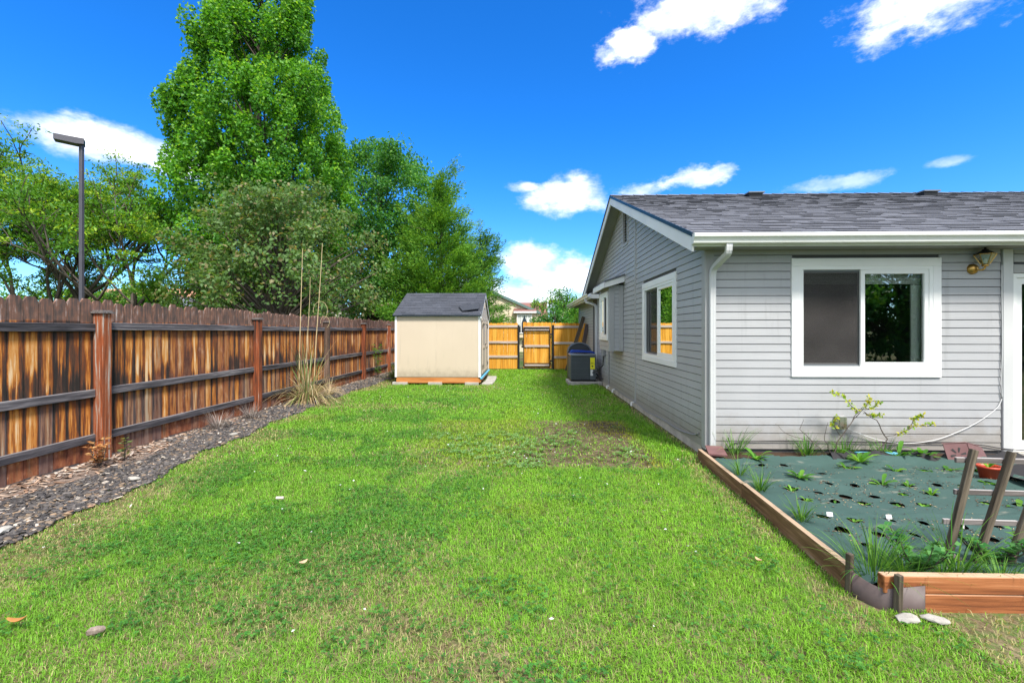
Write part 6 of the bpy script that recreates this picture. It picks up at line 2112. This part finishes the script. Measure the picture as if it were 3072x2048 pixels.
def grass():
    rg = np.random.default_rng(21)
    PX, PY, H, W = [], [], [], []
    for (ya, yb, dens, h, w) in ((1.35, 3.2, 13500, .034, .0031), (3.2, 5.2, 8800, .036, .0043), (5.2, 8.5, 3600, .041, .0075), (8.5, 13, 2100, .044, .011), (13, 18.2, 1300, .048, .015)):
        xr = lambda y: (np.maximum(-4.5, -1.3 * y - 1.2), np.minimum(2.3, 1.35 * y + 1.2))
        area = (yb - ya) * 6.9
        n = int(dens * area)
        y = ya + (yb - ya) * rg.random(n); x = -4.6 + 6.9 * rg.random(n)
        PX.append(x); PY.append(y); H.append(np.full(n, h)); W.append(np.full(n, w))
    # strip in front of the bed and to the right
    n = int(2.6 * 1.3 * 11000); PX.append(2.2 + 2.6 * rg.random(n)); PY.append(1.3 + 1.3 * rg.random(n)); H.append(np.full(n, .036)); W.append(np.full(n, .0042))
    x = np.concatenate(PX); y = np.concatenate(PY); h = np.concatenate(H); w = np.concatenate(W)
    ex = edge_x(y)
    n1 = fbm(x, y, .75, 2); n2 = fbm(x, y, 1.5, 3); n3 = fbm(x, y, 5, 4); n4 = fbm(x, y, 12, 8, 2)
    ok = x > ex - .30 * rg.random(len(x)) ** 2 + .14 * (n3 - .5)
    ok &= (x > -1.4 * y - 1.5) & (x < 1.4 * y + 1.5)
    ok &= ~((x > HX - .03 - .06 * n4) & (y > HY - .02))
    ok &= ~((x > BEDX(y) - .05) & (y > 2.58) & (y < HY))
    ok &= ~((x > -3.8) & (x < -1.24) & (y > 13.02) & (y < 16.1))
    ok &= ~((x > 1.25) & (y > 13.04) & (y < 14.0))
    ok &= ~((np.abs(x + 1.07) < .16) & (y > 13.02) & (y < 15.2))
    p, bare = patch_mask(x, y)
    dirt = sstep(x, 2.15, 2.35) * sstep(y, 2.0, 2.35) * (y < 2.62)           # worn soil before the bed front
    wallstrip = sstep(x, 2.02, 2.2) * (y > HY)
    thin = 1 - .76 * bare - .22 * p * (1 - bare) - .72 * dirt - .6 * wallstrip
    dry = sstep(n1, .56, .72) * .30                                         # scattered thin spots
    dry += sstep(.95 - (x - ex), 0, .85) * .55 * sstep(n2, .34, .55)          # sunburnt band along the gravel
    dry += np.exp(-((x + .35) / 1.0) ** 2 - ((y - 2.15) / .6) ** 2) * .75 * sstep(n2, .36, .6)
    dry += np.exp(-((x - (BEDX(y) - .16)) / .13) ** 2) * (y > 2.4) * (y < 5.6) * .55 * sstep(n2, .3, .5)
    dry += .9 * dirt + .6 * wallstrip + sstep(x, 1.9, 2.6) * sstep(2.6, 2.0, 1.6) * 0
    dry += np.exp(-((x - 2.6) / .7) ** 2 - ((y - 2.05) / .25) ** 2) * .45
    dry += .35 * sstep(y, 11.8, 13) * (x < -1) * sstep(n2, .4, .6)
    dry = np.clip(dry, 0, .95)
    thin *= 1 - .38 * dry
    ok &= rg.random(len(x)) < thin
    x, y, h, w, n1, n2, n3, n4, p, bare, dry, ex = [a[ok] for a in (x, y, h, w, n1, n2, n3, n4, p, bare, dry, ex)]
    N = len(x)
    h = h * (.55 + .75 * rg.random(N)) * (.75 + .6 * n2) * (1 - .35 * dry) * (1 - .35 * bare)
    h = h * (1 + .5 * np.exp(-((x - 1.95) / .22) ** 2) * (y > 5.5))
    lime = np.array((.195, .41, .028)); mid = np.array((.155, .355, .030)); deep = np.array((.068, .225, .028)); straw = np.array((.41, .37, .17)); moss = np.array((.34, .32, .03))
    sun_side = sstep(x + .8 * (n1 - .5) + .12 * (y - 6), -1.6, .2)             # lush bright grass in the middle and right, outside the painted tree shade
    clov_shade = sstep(n2 + .35 * (n3 - .5), .50, .62) * (1 - .75 * sun_side)           # tree shade painted into the blades, with clover, to the left
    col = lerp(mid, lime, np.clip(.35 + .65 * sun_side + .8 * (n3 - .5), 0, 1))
    col = lerp(col, np.broadcast_to(deep, col.shape), np.clip(clov_shade * .55 + .40 * sstep(n4, .55, .7), 0, .85))
    yel = p * (1 - bare) * .55 + .35 * sstep(n1, .30, .18)
    col = lerp(col, np.broadcast_to(np.array((.27, .37, .03)), col.shape), np.clip(yel, 0, 1))
    mm = bare * sstep(n2 + .15 * (y - 6.8) + .3 * (x - 1), .42, .55)
    col = lerp(col, np.broadcast_to(moss, col.shape), mm * .9)
    s_ = rg.random(N) < np.clip(dry * .80 + .03, 0, 1)
    col[s_] = straw * (.6 + .6 * rg.random((s_.sum(), 1)))
    col = col * (.72 + .56 * rg.random((N, 1)))
    a = rg.random(N) * 6.28; lean = .35 + 1.15 * rg.random(N)
    d = np.stack([np.cos(a), np.sin(a), np.zeros(N)], 1); s = np.stack([-np.sin(a), np.cos(a), np.zeros(N)], 1)
    P = np.stack([x, y, np.full(N, -.004)], 1); zv = np.array([0, 0, 1.0])
    hh, ww, ll = h[:, None], w[:, None] * (.7 + .6 * rg.random((N, 1))), lean[:, None]
    b0, b1 = P - s * ww / 2, P + s * ww / 2
    mpt = P + d * ll * .35 * hh + zv * hh * .62
    m0, m1 = mpt - s * ww * .42, mpt + s * ww * .42
    tip = P + d * ll * hh + zv * hh * np.maximum(1.05 - .42 * ll, .35)
    V = np.stack([b0, b1, m0, m1, tip], 1).reshape(-1, 3)
    o = np.arange(N)[:, None] * 5
    F = np.concatenate([o + np.array([[0, 1, 3]]), o + np.array([[0, 3, 2]]), o + np.array([[2, 3, 4]])], 0)
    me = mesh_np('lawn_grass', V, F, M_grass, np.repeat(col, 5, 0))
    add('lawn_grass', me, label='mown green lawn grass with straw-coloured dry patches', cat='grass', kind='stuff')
    print('grass blades', N)
    # clover leaves among the grass, near part of the lawn
    N = 34000
    x = -4.2 + 6.4 * rg.random(N); y = 1.4 + rg.random(N) ** 1.3 * 6.0
    n2 = fbm(x, y, 1.5, 3); n3 = fbm(x, y, 5, 4); n1 = fbm(x, y, .75, 2); n5 = fbm(x, y, 2.6, 55)
    ss = sstep(x + .8 * (n1 - .5) + .12 * (y - 6), -1.6, .2)
    pr = .6 * sstep(n2 + .35 * (n3 - .5), .47, .60) * (1 - .7 * ss) + sstep(n5, .62, .70) * .8
    p, bare = patch_mask(x, y)
    ok = (rg.random(N) < pr) & (x > edge_x(y) + .1) & ~((x > BEDX(y) - .06) & (y > 2.5)) & (x > -1.4 * y - 1) & (x < 1.4 * y + 1)
    x, y = x[ok], y[ok]; N = len(x)
    P = np.stack([x, y, .022 + .022 * rg.random(N)], 1)
    a = rg.random(N) * 6.28
    out = []
    for k_ in range(3):
        d = np.stack([np.cos(a + k_ * 2.094), np.sin(a + k_ * 2.094), .15 * rg.normal(size=N)], 1)
        out.append((P + d * .008, d))
    C = np.concatenate([q[0] for q in out]); AX = np.concatenate([q[1] for q in out])
    c = np.array([(.050, .185, .032), (.075, .24, .037), (.105, .285, .042)])[rg.integers(0, 3, N)] * (.75 + .5 * rg.random((N, 1)))
    c = np.concatenate([c] * 3)
    V, F, cc = leaf_mesh('clover', C, AX, unit(rg, 3 * N) * .4 + np.array([0, 0, 1]), .016, .014, c, None, .1)
    add('clover_leaves', mesh_np('clover_leaves', V, F, M_leaf, cc), label='dark green clover growing through the lawn', cat='clover', kind='stuff')
    # fallen petals
    N = 230
    x = -3.8 + 6.0 * rg.random(N); y = 2.2 + 13 * rg.random(N) ** .8
    ok = (x > edge_x(y) + .2) & ~((x > BEDX(y) - .1) & (y < HY)) & (x < 2.1) & ~((x > -3.9) & (x < -.9) & (y > 12.9))
    x, y = x[ok], y[ok]; N = len(x)
    V, F, cc = leaf_mesh('petal', np.stack([x, y, .042 + .012 * rg.random(N)], 1), unit(rg, N) * np.array([1, 1, .3]), unit(rg, N) * .5 + np.array([0, 0, 1]), .016 + .03 * rg.random(N) ** 3, .012 + .012 * rg.random(N), np.full((N, 3), .72) * (.7 + .3 * rg.random((N, 1))), None, .2)
    add('fallen_petals', mesh_np('fallen_petals', V, F, M_dry, cc), label='small white petals scattered over the lawn', cat='petals', kind='stuff')


grass()


def patch_weeds():
    rg = np.random.default_rng(8)
    N = 520
    x = -1.4 + 2.9 * rg.random(N); y = 5.1 + 1.9 * rg.random(N)
    n = fbm(x, y, 1.7, 66); ok = n > .53
    x, y = x[ok], y[ok]
    C, AX = [], []
    for a_, b_ in zip(x, y):
        for k_ in range(6):
            t = k_ * 1.05 + rg.random() * .6
            d = np.array([math.cos(t), math.sin(t), .55])
            C.append(np.array([a_, b_, .018]) + d * .026); AX.append(d)
    C = np.array(C); AX = np.array(AX); N = len(C)
    c = np.array([(.16, .30, .10), (.22, .36, .13), (.11, .26, .05)])[rg.integers(0, 3, N)] * (.8 + .4 * rg.random((N, 1)))
    V, F, cc = leaf_mesh('w', C, AX, unit(rg, N) * .3 + np.array([0, 0, 1]), .055 * (.6 + .8 * rg.random(N)), .020 * (.7 + .6 * rg.random(N)), c, None, .15)
    add('patch_weeds', mesh_np('patch_weeds', V, F, M_leaf, cc), label='pale green weeds spread over the worn patch of lawn', cat='weeds', kind='stuff')


patch_weeds()

# ================================================================== LITTER
def curled(name, label, b, L_, W_, col, ang, cat='leaf', curl=.3):
    m_ = mat(name + '_tone', lambda nt: pbsdf(nt, mixc(nt, noise(nt, wcoord(nt), 60), tuple(c * .75 for c in col), col), .7))
    V, F = [], []
    d = Vector((math.cos(ang), math.sin(ang), 0)); s = Vector((-math.sin(ang), math.cos(ang), 0))
    for i in range(7):
        t = i / 6; w = W_ * math.sin(math.pi * min(1, t * .92 + .06)) ** .7
        p = Vector(b) + d * L_ * (t - .5) + Vector((0, 0, curl * L_ * (2 * t - 1) ** 2))
        V += [tuple(p - s * w / 2 + Vector((0, 0, .3 * w))), tuple(p), tuple(p + s * w / 2 + Vector((0, 0, .3 * w)))]
        if i:
            q = (i - 1) * 3
            F += [(q, q + 1, q + 4, q + 3), (q + 1, q + 2, q + 5, q + 4)]
    o = wmesh(name, V, F, m_, None, True, label=label, cat=cat)
    md = o.modifiers.new('thickness', 'SOLIDIFY'); md.thickness = .002


curled('fallen_leaf', 'orange-brown curled leaf in the bottom left of the lawn', (-2.66, 2.30, .045), .085, .035, (.45, .20, .05), .3)
curled('fallen_leaf', 'peach dry leaf left of the lawn centre', (-1.45, 2.93, .045), .055, .035, (.62, .42, .26), .9)
curled('fallen_leaf', 'tan dry leaf on the lawn edge beside the left bed board', (1.55, 3.05, .045), .05, .028, (.55, .34, .19), 2.0)


def lump(name, label, b, r, m, cat, seed, sq=(1, .5, .45), rot=0.5):
    bm = bmesh.new(); bmesh.ops.create_icosphere(bm, subdivisions=2, radius=1)
    rg = random.Random(seed)
    for v in bm.verts: v.co = Vector((v.co.x * sq[0], v.co.y * sq[1], v.co.z * sq[2])) * r * rg.uniform(.85, 1.12)
    me = bpy.data.meshes.new(name); bm.to_mesh(me); bm.free(); me.materials.append(m)
    add(name, me, None, b, (0, 0, rot), label=label, cat=cat)


lump('stone', 'grey-brown elongated stone in the lower left lawn', (-2.20, 2.26, .035), .042, M_palewood, 'stone', 1, (1, .45, .45), .5)
mb = MB(); mb.put(tube([(-2.265, 4.07, .045), (-2.20, 4.075, .045)], .013, 10)); mb.build('cork_piece', M_palerail, label='pale cylindrical stub lying on the lawn below the worn patch', cat='stub')
lump('stone', 'flat pale stone before the bed front, left of the pair', (2.06, 2.50, .02), .07, M_conc, 'stone', 2, (1, .6, .25), .2)
lump('stone', 'flat pale stone before the bed front, right of the pair', (2.20, 2.49, .025), .06, M_conc, 'stone', 3, (1, .6, .25), -.4)
for i, (x, y, r, lab) in enumerate(((-4.02, 4.55, .06, 'pale flat stone at the lawn edge of the gravel, nearer the camera'), (-4.28, 6.55, .06, 'pale flat stone on the gravel near the second post'), (-3.98, 3.35, .07, 'pale flat stone at the left picture edge on the gravel'), (-4.45, 9.55, .05, 'round dark stone beside the ornamental grass'))):
    lump('stone', lab, (x, y, .05), r, M_paver if i < 3 else M_ac, 'stone', 10 + i, (1, .6, .35) if i < 3 else (1, 1, .9), i)
